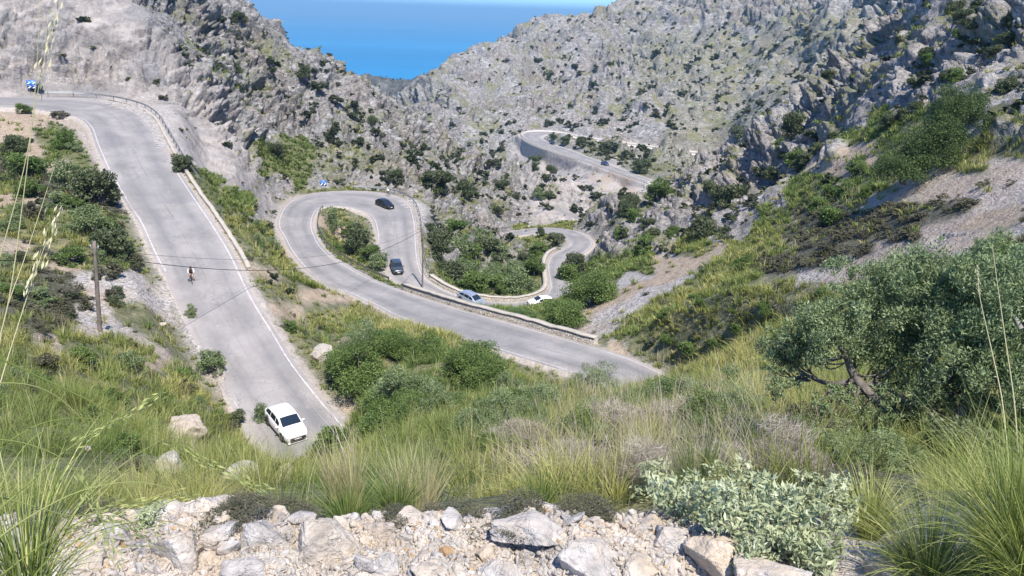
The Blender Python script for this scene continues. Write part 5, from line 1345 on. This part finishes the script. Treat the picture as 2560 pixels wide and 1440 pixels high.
stalks('long arching green and straw stalks reaching in from the left edge', [
 [(-60, 870), (60, 925), (220, 1000), (410, 1095), (590, 1190)], [(-60, 1390), (60, 1300), (200, 1228), (330, 1205), (430, 1222), (500, 1256)],
 [(-50, 1095), (60, 1108), (160, 1150), (225, 1225), (265, 1330)], [(-60, 1180), (0, 1120), (100, 1060), (200, 1045), (300, 1060)],
 [(-40, 1300), (60, 1220), (160, 1130), (300, 1040), (330, 1030)], [(-40, 960), (60, 960), (140, 990), (215, 1060), (240, 1120)],
 [(-40, 1230), (100, 1270), (190, 1290), (310, 1265), (400, 1250)], [(-60, 1340), (30, 1160), (90, 1090), (150, 1060), (190, 1075)], [(0, 1440), (150, 1330), (250, 1290), (320, 1300), (340, 1330)],
 [(60, 1480), (120, 1400), (240, 1330), (380, 1300), (470, 1318)]], 1.5, .0016, M_LUSH, 1, 3)
stalks('tall upright straw stalks with seed heads at the left edge', [
 [(-30, 1080), (0, 960), (40, 830), (85, 690), (118, 600)], [(-30, 940), (20, 760), (55, 520), (85, 260), (97, 60), (100, -40)], [(-40, 760), (0, 640), (60, 420), (100, 200), (130, 60)],
 [(-20, 1000), (10, 800), (60, 650), (90, 560), (135, 420)]], 1.7, .0013, M_STRAW, 1, 4)
stalks('two thin tall stalks in front of the olive crown', [[(2520, 1140), (2505, 1000), (2480, 880), (2450, 745), (2445, 690)], [(2545, 1130), (2535, 1000), (2515, 860), (2495, 720), (2480, 610)]], 4.6, .004, M_STRAW, 1, 5)
stalks('thin dark flower stalks in front of the white car', [[(880, 1130), (845, 1060), (800, 990), (765, 935), (752, 918)], [(860, 1140), (835, 1060), (810, 990), (790, 960)], [(870, 1150), (835, 1080), (800, 1040), (760, 985)]], 7.0, .004, M_TWIG, 1, 6)
# ------------------------------------------------------------------ the big wild olive at the right
def big_olive():
    base = hit(2330, 1135, rmin=9); D = np.linalg.norm(base); k = float(base @ cf) / FPX; r = np.random.default_rng(77)
    root = bpy.data.objects.new('olive_tree', None); COL.objects.link(root); root.location = base
    def W(px, py, dy=0.0): return (P3(px, py, D) - base) + np.array([0, dy, 0])
    bl = [(2330,760,140),(2200,810,120),(2450,740,130),(2520,820,130),(2350,880,130),(2480,930,110),(2230,920,80),(2400,660,75),(2290,700,75),(2190,730,60),(2540,680,80),(2150,850,70),(2580,950,110),(2310,990,60),(2440,1030,70),(2540,1100,70),(2250,1000,60),(2180,960,45),(2370,1060,70),(2100,960,45),(2200,1020,60),(2280,1070,75),(2400,1110,80),(2150,1005,45),(2500,1120,70),(2120,790,50),
          (2010,800,90),(1960,850,70),(2065,770,70),(1990,890,75),(1930,930,50),(2030,945,50),(2090,830,70),(1930,880,45),(2140,700,60),(2080,720,45),(2600,760,100),(2560,1060,60),(2370,760,110),(2260,870,80),(1975,790,40),(2080,850,45),(2500,640,55),(2350,625,45)]
    C = np.array([W(x, y, r.uniform(-.9, .9) * 140 * k) for x, y, _ in bl]); Rr = np.array([b[2] for b in bl]) * k
    # sub-clumps on each blob
    cc, cr_ = [], []
    for c, R_b in zip(C, Rr):
        n = int(26 * (R_b / (100 * k)) ** 2) + 8; d = unit(r.normal(size=(n, 3)) + [0, 0, .25]); cc.append(c + d * R_b * r.uniform(.55, 1.0, (n, 1)) * [1, 1, .85]); cr_.append(R_b * r.uniform(.16, .34, n))
    cc = np.concatenate(cc); cr_ = np.concatenate(cr_)
    N = 170000; kk = r.choice(len(cc), N, p=cr_ ** 2 / (cr_ ** 2).sum()); d = unit(r.normal(size=(N, 3)) + [0, 0, .15])
    p = cc[kk] + d * (cr_[kk] * r.uniform(.35, 1.1, N))[:, None]
    keep = perlin((p * 2.6).astype(F32)) > -0.55; p = p[keep]; d = d[keep]; kk = kk[keep]; n = len(p)
    ax = unit(d * .5 + r.normal(size=(n, 3)) * .6 + [0, 0, .5]); nn = unit(d + r.normal(size=(n, 3)) * .6 + [0, 0, .6]); nn = unit(nn - ax * (nn * ax).sum(1, keepdims=True))
    A = Acc(); ln = .042 * r.uniform(.6, 1.4, n); A.leaves(leaf_quads(p, ax, nn, ln, ln / 3.4), np.clip(.5 + .2 * r.normal(size=n) + .12 * (r.random(len(cc))[kk] - .5), 0, 1))
    link('crown', A.mesh('olive_crown', [M_OLIVE]), root)
    B = Acc()
    limbs = [([(2330,1150),(2325,1060),(2310,980),(2330,880),(2380,780)], .13, .03), ([(2335,1130),(2250,1050),(2180,990),(2135,940),(2110,880),(2060,830)], .10, .02),
             ([(2340,1110),(2400,1040),(2430,960),(2480,860)], .09, .02), ([(2300,1060),(2260,1000),(2200,960),(2150,970)], .06, .012), ([(2140,950),(2080,960),(2020,940),(1970,900)], .04, .008), ([(2110,890),(2060,900),(2010,860)], .03, .006),
             ([(2320,990),(2370,930),(2440,890)], .05, .01)]
    for pts, r0, r1 in limbs:
        pt = np.array([W(*q_) for q_ in pts]); s = catmull(pt, .1) + 0.0; v, q = tube(s, np.linspace(r0, r1, len(s)), 7); B.add(v, q)
    for _ in range(170):
        j = r.integers(len(limbs)); pts = limbs[j][0]; i_ = r.integers(1, len(pts)); a = W(*pts[i_]) + r.normal(size=3) * .03; c = cc[np.argsort(((cc - a) ** 2).sum(1))[r.integers(2, 40)]]
        m = (a + c) / 2 + [0, 0, -.12] + r.normal(size=3) * .06; t_ = np.linspace(0, 1, 7)[:, None]; s = (1 - t_) ** 2 * a + 2 * t_ * (1 - t_) * m + t_ ** 2 * c
        v, q = tube(s, np.linspace(.016, .004, 7), 4); B.add(v, q)
    link('trunk', B.mesh('olive_trunk', [M_BARK], True), root)
    for pts in ([(2380,1180),(2360,1120),(2330,1080)], [(2110,1145),(2090,1120),(2075,1080),(2065,1050)], [(2095,1130),(2120,1110),(2118,1090)], [(2060,1140),(2010,1120),(1960,1130),(1930,1110)], [(2000,1150),(1980,1110),(1940,1090)], [(2470,770),(2455,740),(2440,735)]):
        pt = np.array([W(x, y, -.6) for x, y in pts]); s = catmull(pt, .05); v, q = tube(s, np.linspace(.035, .01, len(s)), 5); link('dead_branch', new_mesh('dead_branch', v, quads=q, mats=[M_DEAD], smooth=True), root)
    tag(root, 'large wild olive with grey green crown and dark leaning limbs at the right', 'tree')
big_olive()
for a in [('olive_near', 1900, 1120, 170, 110, 'grey green shrub left of the shade under the large olive'), ('olive_near', 1700, 1010, 150, 100, 'grey green shrub beyond the dry brush, left of the olive crown'), ('olive_near', 1830, 1010, 150, 110, 'pale green shrub between the yellow grass and the dry brush'), ('green_near', 2520, 1130, 200, 120, 'leafy green bush between the large olive and the corner tussock'), ('olive_near', 2080, 1150, 260, 120, 'dark shaded thicket under the left limb of the large olive'), ('olive_near', 2200, 1170, 240, 120, 'dark undergrowth right below the large olive trunk'), ('dark', 2400, 1160, 220, 120, 'dark undergrowth under the right side of the large olive'),
          ('green', 2330, 1120, 180, 90, 'sunlit green shoots at the foot of the large olive')]: plant(*a)
log('near plants')
# ------------------------------------------------------------------ vehicles
def paint(name, col, rough=0.25, coat=0.6, metal=0.0):
    t = NT(name); c = t.mix(t.ramp(t.noise(3, 4, .6, t.n('ShaderNodeTexCoord').outputs['Object']), [(.5, 0.0), (.8, .15)]), col, tuple(x * .6 + .04 for x in col))
    t.bsdf(c, rough, None, 0.5, Metallic=metal, **{'Coat Weight': coat, 'Coat Roughness': 0.08}); return t.m
M_GLASS = simple_mat('car_glass', (0.015, 0.022, 0.03), 0.06, 0, 0.8)
M_TYRE = simple_mat('tyre_rubber', (0.02, 0.02, 0.02), 0.85); M_RIM = simple_mat('alloy', (0.35, 0.35, 0.36), 0.35, 0.7); M_BLACKP = simple_mat('black_plastic', (0.018, 0.018, 0.02), 0.55)
M_LAMP = simple_mat('lamp_glass', (0.10, 0.11, 0.12), 0.08, 0.3, 0.9); M_RED = simple_mat('tail_lamp', (0.35, 0.015, 0.01), 0.25); M_PLATE = simple_mat('plate_white', (0.75, 0.75, 0.72), 0.5); M_INK = simple_mat('plate_ink', (0.01, 0.01, 0.012), 0.6)
def interp(x, pts):
    xs, ys = zip(*pts); return np.interp(x, xs, ys)
def car(label, col, px, py, heading, L=3.9, Wd=1.72, H=1.48, kind='hatch', D=None, plate=None, rails=False, road=None, zoff=0.0):
    p = hit(px, py, rmin=30) if D is None else P3(px, py, D)
    if road is not None:
        j = int(np.argmin(np.hypot(road.C[:, 0] - p[0], road.C[:, 1] - p[1]))); p = np.array([p[0], p[1], road.C[j, 2] + 0.02])
        tdir = road.C[min(j + 3, len(road.C) - 1)] - road.C[max(j - 3, 0)]; pitch = math.atan2(tdir[2], math.hypot(tdir[0], tdir[1]))
        if math.cos(heading - math.atan2(tdir[1], tdir[0])) < 0: pitch = -pitch
    else: pitch = 0
    root = bpy.data.objects.new('car', None); COL.objects.link(root); root.location = (p[0], p[1], p[2] + zoff); root.rotation_euler = (0, -pitch, heading)
    # x forward (front at +), y to the left, z up
    w = Wd / 2; n = 61; xs = np.linspace(-L / 2, L / 2, n); f = (xs + L / 2) / L
    tail = {'hatch': [(0, .62), (.03, .92), (.06, 1.0)], 'suv': [(0, .66), (.03, 1.0), (.06, 1.05)]}[kind]
    belt = interp(f, [(0, .66 * H), (.1, .66 * H), (.6, .60 * H), (.72, .585 * H), (.93, .50 * H), (1, .44 * H)])
    roof = interp(f, [(0, .58 * H), (.02, .64 * H), (.05, .72 * H), (.13, .91 * H), (.22, .975 * H), (.35, H), (.5, .99 * H), (.56, .965 * H), (.60, .92 * H), (.76, .67 * H), (.80, .64 * H), (.93, .565 * H), (.98, .50 * H), (1, .43 * H)])
    cab = interp(f, [(0, .80), (.12, .76), (.5, .78), (.58, .79), (.74, .86), (.95, .80), (1, .62)])
    wid = w * interp(f, [(0, .84), (.03, .93), (.1, .985), (.3, 1), (.75, 1), (.9, .95), (.97, .85), (1, .72)])
    wr = .305 if kind == 'hatch' else .34; ax = (-L / 2 + .175 * L, L / 2 - .205 * L)
    bot = np.full(n, .20)
    for a in ax:
        arch = wr * 1.13; dx = np.abs(xs - a); m = dx < arch; bot[m] = np.maximum(bot[m], wr + np.sqrt(arch ** 2 - dx[m] ** 2))
    sec = []
    for i in range(n):
        Wi, b, z, c = wid[i], belt[i], roof[i], cab[i]; lo = bot[i]; c2 = Wi * c
        zz = max(z, b + .01)
        sec.append([(Wi * .90, lo), (Wi * .985, max(lo + .01, min(lo + .12, b - .05))), (Wi, max(lo + .02, .30 * H + .1)), (Wi * .97, b), (Wi * .955, b + .012), (c2 * 1.02, b + (zz - b) * .9), (c2 * .93, zz - .005 * (zz - b)), (c2 * .5, zz + .015), (0, zz + .02)])
    sec = np.array(sec); k = sec.shape[1]
    half = np.stack([np.repeat(xs[:, None], k, 1), sec[..., 0], sec[..., 1]], -1); full = np.concatenate([half, half[:, -2::-1] * [1, -1, 1]], 1); K = full.shape[1]
    a_ = np.arange(n * K).reshape(n, K)
    qd = np.stack([a_[:-1, :-1], a_[1:, :-1], a_[1:, 1:], a_[:-1, 1:]], -1).reshape(-1, 4)
    faces = [list(x) for x in qd] + [list(a_[0, ::-1])[::-1], list(a_[-1, ::-1])] + [[a_[i, 0], a_[i, -1], a_[i + 1, -1], a_[i + 1, 0]] for i in range(n - 1)]
    body = link('body', new_mesh('body', full.reshape(-1, 3), faces=faces, mats=[col], smooth=True), root)
    def glass(nm, quads):
        vs = []; fs = []
        for qv in quads: fs.append([len(vs) + j for j in range(4)]); vs += qv
        return link(nm, new_mesh(nm, np.array(vs), quads=fs, mats=[M_GLASS]), root)
    def S(fv, kk, sgn=1, u=0.0, out=.006):   # point on the surface between ring kk and kk+1
        i = np.clip(fv * (n - 1), 0, n - 1.001); i0 = int(i); t_ = i - i0; a0 = sec[i0] * (1 - t_) + sec[i0 + 1] * t_
        q = a0[kk] * (1 - u) + a0[min(kk + 1, k - 1)] * u; return [-L / 2 + fv * L, sgn * (q[0] + out), q[1] + out * .6]
    for sgn in (1, -1):
        g = []
        for f0, f1 in ((.10, .29), (.305, .50), (.515, .66)):
            m_ = 4; ff = np.linspace(f0, f1, m_ + 1)
            for i in range(m_):
                for u0, u1 in ((.12, .5), (.5, .88)):
                    qv = [S(ff[i], 4, sgn, u0), S(ff[i + 1], 4, sgn, u0), S(ff[i + 1], 4, sgn, u1), S(ff[i], 4, sgn, u1)]; g.append(qv if sgn > 0 else qv[::-1])
        glass('side_window', g)
    def across(nm, f0, f1, e0, e1):
        g = []; ys = np.linspace(-1, 1, 9)
        def pt(fv, y):
            i = np.clip(fv * (n - 1), 0, n - 1.001); i0 = int(i); t_ = i - i0; a0 = sec[i0] * (1 - t_) + sec[i0 + 1] * t_
            yy = abs(y) * a0[6][0] * .97; zt = np.interp(yy, [0, a0[7][0], a0[6][0]], [a0[8][1], a0[7][1], a0[6][1]]); return [-L / 2 + fv * L + e0, math.copysign(yy, y), zt + e1]
        fs_ = np.linspace(f0, f1, 6)
        for i in range(5):
            for j in range(8): g.append([pt(fs_[i], ys[j]), pt(fs_[i + 1], ys[j]), pt(fs_[i + 1], ys[j + 1]), pt(fs_[i], ys[j + 1])])
        glass(nm, g)
    across('windscreen', .585, .755, .004, .008); across('rear_window', .03, .105, -.012, .008)
    for a in ax:
        for s in (1, -1):
            th = np.arange(20) / 20 * 2 * math.pi; ring = [(wr * .70, .10), (wr * .95, .11), (wr, .06), (wr, -.08), (wr * .6, -.10)]
            v = np.array([[a + rr_ * math.cos(t_), s * (w - .085 + y_), wr + rr_ * math.sin(t_)] for rr_, y_ in ring for t_ in th]); b_ = np.arange(100).reshape(5, 20)
            q = np.stack([b_[:-1], np.roll(b_[:-1], -1, 1), np.roll(b_[1:], -1, 1), b_[1:]], -1).reshape(-1, 4)
            wh = link('wheel', new_mesh('wheel', v, quads=q if s > 0 else q[:, ::-1], mats=[M_TYRE], smooth=True), root)
            vs = [[a, s * (w + .015), wr]]; fs = []
            for sp in range(5):
                b0 = sp / 5 * 2 * math.pi
                for da, rr_ in ((-.32, .66), (-.16, .71), (.16, .71), (.32, .66), (.10, .25), (-.10, .25)): vs.append([a + wr * rr_ * math.cos(b0 + da), s * (w + .01), wr + wr * rr_ * math.sin(b0 + da)])
                o_ = 1 + sp * 6; fs += [[o_, o_ + 1, o_ + 2, o_ + 3, o_ + 4, o_ + 5], [o_ + 5, o_ + 4, 0]]
            dv = [[a + wr * .7 * math.cos(t_), s * (w - .015), wr + wr * .7 * math.sin(t_)] for t_ in th]
            link('rim', new_mesh('rim', vs, faces=[x if s > 0 else x[::-1] for x in fs], mats=[M_RIM]), wh)
            link('hub', new_mesh('hub', dv, faces=[list(range(20))], mats=[M_BLACKP]), wh)
    def bx(nm, c, d, m, par=None, bev=.3):
        x, y, z = c; a, b, e = [q / 2 for q in d]
        v = [(x + sx * a * (1 - bev * (sz > 0)), y + sy * b, z + sz * e) for sz in (-1, 1) for sx, sy in ((-1, -1), (1, -1), (1, 1), (-1, 1))]
        return link(nm, new_mesh(nm, v, quads=[(0, 3, 2, 1), (4, 5, 6, 7), (0, 1, 5, 4), (1, 2, 6, 5), (2, 3, 7, 6), (3, 0, 4, 7)], mats=[m]), par or root)
    for s in (1, -1):
        bx('wing_mirror', (L * .175, s * (w + .09), belt[35] + .06), (.12, .2, .13), col)
        # headlamp wraps the corner
        hv = []
        for fv, u in ((.895, .0), (.955, .0), (.985, .0), (.985, .75), (.955, .8), (.90, .9)):
            i = fv * (n - 1); i0 = int(i); t_ = i - i0; a0 = sec[i0] * (1 - t_) + sec[min(i0 + 1, n - 1)] * t_; q = a0[2] * (1 - (.55 + .45 * u)) + a0[5] * (.55 + .45 * u); hv.append([-L / 2 + fv * L + .006, s * (q[0] + .012), q[1] + .012])
        link('headlight', new_mesh('headlight', hv, faces=[[0, 1, 2, 3, 4, 5][::s]], mats=[M_LAMP]), root)
        bx('tail_light', (-L / 2 + .02, s * w * .74, .60 * H), (.06, .22, .16), M_RED, bev=0)
    fx = L / 2
    bx('grille', (fx - .03, 0, .30 * H), (.11, Wd * .64, .22), M_BLACKP, bev=.1); bx('lower_grille', (fx - .02, 0, .16 * H), (.12, Wd * .60, .09), M_BLACKP, bev=0)
    bx('bumper', (fx - .10, 0, .155), (.26, Wd * .78, .07), col, bev=-.1)
    pl = bx('number_plate', (fx + .022, 0, .30 * H - .02), (.012, .50, .11), M_PLATE, bev=0)
    if plate:
        cu = bpy.data.curves.new('plate_text', 'FONT'); cu.body = plate; cu.size = .105; cu.align_x = 'CENTER'; cu.align_y = 'CENTER'; cu.extrude = .0015; cu.materials.append(M_INK)
        to = bpy.data.objects.new('plate_text', cu); COL.objects.link(to); dg = bpy.context.evaluated_depsgraph_get(); tm = bpy.data.meshes.new_from_object(to.evaluated_get(dg)); bpy.data.objects.remove(to); to = link('plate_text', tm, pl); to.location = (fx + .0305, 0, .30 * H - .02); to.rotation_euler = (math.pi / 2, 0, math.pi / 2)
    v, q = tube([[-.22 * L, 0, H - .01], [-.235 * L, 0, H + .07], [-.26 * L, 0, H + .17]], [.02, .008, .004], 6); link('aerial', new_mesh('aerial', v, quads=q, mats=[M_BLACKP]), root)
    if rails:
        for s in (1, -1):
            v, q = tube([[-.3 * L, s * w * .66, H + .0], [-.27 * L, s * w * .66, H + .06], [0.02 * L, s * w * .66, H + .06], [.06 * L, s * w * .66, H]], [.02] * 4, 6); link('roof_rail', new_mesh('roof_rail', v, quads=q, mats=[M_RIM], smooth=True), root)
    return tag(root, label, 'car')
def heading_px(px, py, tx, ty, D=None):
    """world heading of the ground direction between two photo pixels"""
    a = hit(px, py, rmin=30); d = ray(tx, ty); b = d * (a[2] / d[2]); return math.atan2(b[1] - a[1], b[0] - a[0])
P_WHITE = paint('white_paint', (0.80, 0.80, 0.79)); P_BLACK = paint('black_paint', (0.012, 0.013, 0.016), .35, .3); P_GREY = paint('dark_grey_paint', (0.07, 0.085, 0.10), .25, .6, .4); P_SILVER = paint('silver_paint', (0.42, 0.46, 0.52), .3, .6, .5); P_BLUE = paint('dark_blue_paint', (0.03, 0.04, 0.08), .3)
hd = math.atan2(-1.0, 0.42)
car('white five door hatchback driving towards the camera on the first road', P_WHITE, 716, 1080, heading_px(690, 1035, 762, 1102), 3.85, 1.78, 1.46, plate='4081 LMZ', road=RA)
car('black hatchback turning through the top of the second hairpin', P_BLACK, 962, 520, heading_px(950, 517, 990, 529), 4.3, 1.80, 1.46, road=RB)
car('dark grey car coming down the lane beside the retaining wall', P_GREY, 992, 678, heading_px(985, 660, 1000, 692), 4.1, 1.76, 1.46, road=RB)
car('silver car with roof rails on the bottom bend, half hidden by the bank', P_SILVER, 1178, 762, heading_px(1150, 752, 1205, 769), 4.6, 1.86, 1.62, 'suv', rails=True, road=RB)
car('white car on the bottom bend, partly hidden by the green bushes in front of it', P_WHITE, 1352, 772, math.radians(200), 4.3, 1.8, 1.65, 'suv', road=RB, D=123.5)
car('dark car parked on the gravel inside the far hairpin', P_BLACK, 1381, 362, heading_px(1381, 362, 1392, 367), 4.3, 1.8, 1.5, road=RC)
car('dark blue car driving on the lower arm of the far road', P_BLUE, 1512, 414, heading_px(1512, 414, 1540, 425), 4.5, 1.85, 1.7, 'suv', road=RC)
log('cars')
# ------------------------------------------------------------------ cyclists
M_SKIN = simple_mat('skin', (0.45, 0.28, 0.20), 0.6); M_LYCRA = simple_mat('black_lycra', (0.02, 0.022, 0.026), 0.6); M_WJ = simple_mat('white_jersey', (0.78, 0.78, 0.76), 0.7); M_DJ = simple_mat('dark_jersey_panel', (0.045, 0.06, 0.05), 0.7)
M_FRAME = simple_mat('bike_frame', (0.04, 0.04, 0.045), 0.3)
def skin_mesh(name, verts, edges, radii, mats, root=0, matfn=None):
    me = bpy.data.meshes.new(name); me.from_pydata([tuple(v) for v in verts], edges, []); me.update()
    o = bpy.data.objects.new(name, me); COL.objects.link(o)
    m = o.modifiers.new('skin', 'SKIN'); m.use_smooth_shade = True; m.branch_smoothing = 0.6
    if not me.skin_vertices: bpy.context.view_layer.objects.active = o
    for i, sv in enumerate(me.skin_vertices[0].data): sv.radius = radii[i] if isinstance(radii[i], tuple) else (radii[i],) * 2; sv.use_root = (i == root)
    s = o.modifiers.new('sub', 'SUBSURF'); s.levels = 1; s.render_levels = 2
    dg = bpy.context.evaluated_depsgraph_get(); ev = o.evaluated_get(dg); m2 = bpy.data.meshes.new_from_object(ev)
    bpy.data.objects.remove(o); 
    m2.materials.clear()
    for mt in mats: m2.materials.append(mt)
    if matfn:
        for p in m2.polygons: p.material_index = matfn(p.center)
    for p in m2.polygons: p.use_smooth = True
    m2.name = name; return m2
def cyclist_meshes(wheelang=0.3):
    """x forward; wheels touch z = 0"""
    R = .335; ax0, ax1 = -.50, .49; bb = (-.08, 0, .27); seat = (-.22, 0, .93); bar = (.36, 0, .96)
    J = {'pelvis': (-.20, 0, .98), 'waist': (-.06, 0, 1.17), 'chest': (.10, 0, 1.33), 'neck': (.22, 0, 1.43), 'head': (.30, 0, 1.50), 'crown': (.33, 0, 1.60)}
    v = [J['pelvis'], J['waist'], J['chest'], J['neck'], J['head'], J['crown']]; e = [(0, 1), (1, 2), (2, 3), (3, 4), (4, 5)]; r = [(.15, .12), (.14, .11), (.18, .12), (.06, .06), (.085, .095), (.07, .08)]
    for s in (1, -1):
        b = len(v); kz = .62 if s > 0 else .78; kx = .17 if s > 0 else .20; az = .14 if s > 0 else .36; axx = -.03 if s > 0 else -.12
        v += [(-.17, s * .09, .96), (kx, s * .11, kz), (axx, s * .10, az), (axx + .13, s * .10, az - .05)]; e += [(0, b), (b, b + 1), (b + 1, b + 2), (b + 2, b + 3)]; r += [(.10, .10), (.062, .062), (.038, .038), (.035, .03)]
        b = len(v); v += [(.12, s * .20, 1.33), (.20, s * .27, 1.13), (.37, s * .22, 1.00)]; e += [(2, b), (b, b + 1), (b + 1, b + 2)]; r += [(.06, .06), (.043, .043), (.03, .03)]
        h = b + 2
        for k, (dy, ln) in enumerate(((-.03, .085), (-.01, .095), (.012, .09), (.032, .075), (-.05, .055))):
            c = len(v); v += [(.40, s * (.22 + dy), 1.0 - .005 * k), (.40 + ln * .5, s * (.22 + dy), .985), (.40 + ln * .6, s * (.22 + dy), .955)]; e += [(h, c), (c, c + 1), (c + 1, c + 2)]; r += [(.011, .011), (.009, .009), (.008, .008)]
    body = skin_mesh('person', v, e, r, [M_SKIN], 0)
    # clothing, slightly larger
    v = [J['pelvis'], J['waist'], J['chest'], (.19, 0, 1.40)]; e = [(0, 1), (1, 2), (2, 3)]; r = [(.155, .125), (.15, .118), (.19, .13), (.075, .07)]
    for s in (1, -1): b = len(v); v += [(.12, s * .20, 1.33), (.20, s * .27, 1.13), (.34, s * .225, 1.02)]; e += [(2, b), (b, b + 1), (b + 1, b + 2)]; r += [(.068, .068), (.052, .052), (.04, .04)]
    jersey = lambda two: skin_mesh('jersey', v, e, r, [M_WJ, M_DJ], 0, (lambda c: 1 if two and abs(c[1]) < .15 else 0))
    v2 = [J['pelvis'], (-.12, 0, 1.09)]; e2 = [(0, 1)]; r2 = [(.162, .132), (.15, .12)]
    for s in (1, -1): kz = .62 if s > 0 else .78; kx = .17 if s > 0 else .20; b = len(v2); v2 += [(-.17, s * .09, .96), (kx * .7 - .05, s * .107, kz * .7 + .29)]; e2 += [(0, b), (b, b + 1)]; r2 += [(.108, .108), (.078, .078)]
    shorts = skin_mesh('shorts', v2, e2, r2, [M_LYCRA], 0)
    # helmet
    hv, hf = ico(3); hv = hv * [.15, .105, .09] + [.32, 0, 1.565]; hv[:, 2] = np.maximum(hv[:, 2], 1.535)
    helmet = new_mesh('helmet', hv, tris=hf, mats=[M_LYCRA], smooth=True); helmetw = new_mesh('helmet', hv, tris=hf, mats=[M_WJ], smooth=True)
    shoe = Acc()
    for s in (1, -1): az = .14 if s > 0 else .36; axx = -.03 if s > 0 else -.12; w_, q_ = tube([(axx - .05, s * .10, az - .05), (axx + .05, s * .10, az - .055), (axx + .18, s * .10, az - .07)], [.04, .045, .025], 7); shoe.add(w_, q_)
    shoes = shoe.mesh('shoes', [M_WJ], True)
    def wheel(cx):
        A = Acc(); th = np.linspace(0, 2 * math.pi, 33); w_, q_ = tube([(cx + R * math.cos(t_), 0, R + R * math.sin(t_)) for t_ in th], np.full(33, .016), 6); A.add(w_, q_)
        for k in range(14): a = k / 14 * 6.283; w_, q_ = tube([(cx, .03 * (-1) ** k, R), (cx + R * math.cos(a), 0, R + R * math.sin(a))], [.002, .002], 4); A.add(w_, q_)
        return A.mesh('wheel', [M_TYRE], True)
    F_ = Acc()
    for a, b, rr_ in ((bb, seat, .018), (bb, (.33, 0, .72), .022), ((-.20, 0, .84), (.34, 0, .84), .018), ((.33, 0, .70), (.30, 0, .92), .022), ((.335, 0, .72), (.49, .045, R), .012), ((.335, 0, .72), (.49, -.045, R), .012),
                      (bb, (-.5, .05, R), .01), (bb, (-.5, -.05, R), .01), ((-.19, 0, .82), (-.5, .05, R), .009), ((-.19, 0, .82), (-.5, -.05, R), .009), ((-.08, -.08, .27), (-.08, -.08, .43), .012), ((-.08, .08, .27), (-.05, .08, .11), .012)):
        w_, q_ = tube([a, b], [rr_, rr_], 6); F_.add(w_, q_)
    frame = F_.mesh('frame', [M_FRAME], True)
    H_ = Acc(); w_, q_ = tube([(.44, -.22, .86), (.47, -.22, .95), (.36, -.21, .97), (.36, 0, .97), (.36, .21, .97), (.47, .22, .95), (.44, .22, .86)], [.014] * 7, 6); H_.add(w_, q_); handlebar = H_.mesh('handlebar', [M_BLACKP], True)
    S_ = Acc(); w_, q_ = tube([(-.34, 0, .955), (-.24, 0, .96), (-.08, 0, .95)], [.06, .05, .018], 8); w_[:, 2] = .955 + (w_[:, 2] - .955) * .4; S_.add(w_, q_); saddle = S_.mesh('saddle', [M_BLACKP], True)
    return dict(body=body, j2=jersey(True), jw=jersey(False), shorts=shorts, hd=helmet, hw=helmetw, shoes=shoes, wf=wheel(ax1), wr=wheel(ax0), frame=frame, bar=handlebar, saddle=saddle)
CM = cyclist_meshes()
def cyclist(label, blabel, px, py, heading, two, white_helmet, road, group=None):
    p = hit(px, py, rmin=30); j = int(np.argmin(np.hypot(road.C[:, 0] - p[0], road.C[:, 1] - p[1]))); loc = (p[0], p[1], road.C[j, 2] + .03)
    b = bpy.data.objects.new('bicycle', None); COL.objects.link(b); b.location = loc; b.rotation_euler[2] = heading
    for nm, m in (('frame', 'frame'), ('wheel', 'wf'), ('wheel', 'wr'), ('handlebar', 'bar'), ('saddle', 'saddle')): link(nm, CM[m], b)
    tag(b, blabel, 'bicycle', group and 'bicycles of the pair on the far road')
    o = link('person', CM['body']); o.location = loc; o.rotation_euler[2] = heading
    for nm, m in (('jersey', 'j2' if two else 'jw'), ('shorts', 'shorts'), ('helmet', 'hw' if white_helmet else 'hd'), ('shoes', 'shoes')): link(nm, CM[m], o)
    return tag(o, label, 'person', group)
cyclist('cyclist with white sleeves and dark vest riding towards the camera on the first road', 'road bicycle under the rider on the first road', 480, 712, heading_px(478, 700, 492, 745), True, False, RA)
cyclist('cyclist in white riding left along the outer edge of the second hairpin', 'road bicycle under the rider in white on the second hairpin', 971, 493, heading_px(975, 494, 955, 488), False, True, RB)
cyclist('tiny distant cyclist on the upper road of the S bend', 'bicycle of the distant rider on the S bend', 1318, 581, heading_px(1318, 581, 1340, 578), True, False, RB)
for px, py in ((1538, 357), (1545, 358)):
    cyclist('tiny dark cyclist riding with another on the upper arm of the far road', 'bicycle of one of the pair on the upper arm of the far road', px, py, heading_px(px, py, px + 20, py + 4), True, False, RC, 'pair of cyclists on the far road')
log('cyclists')
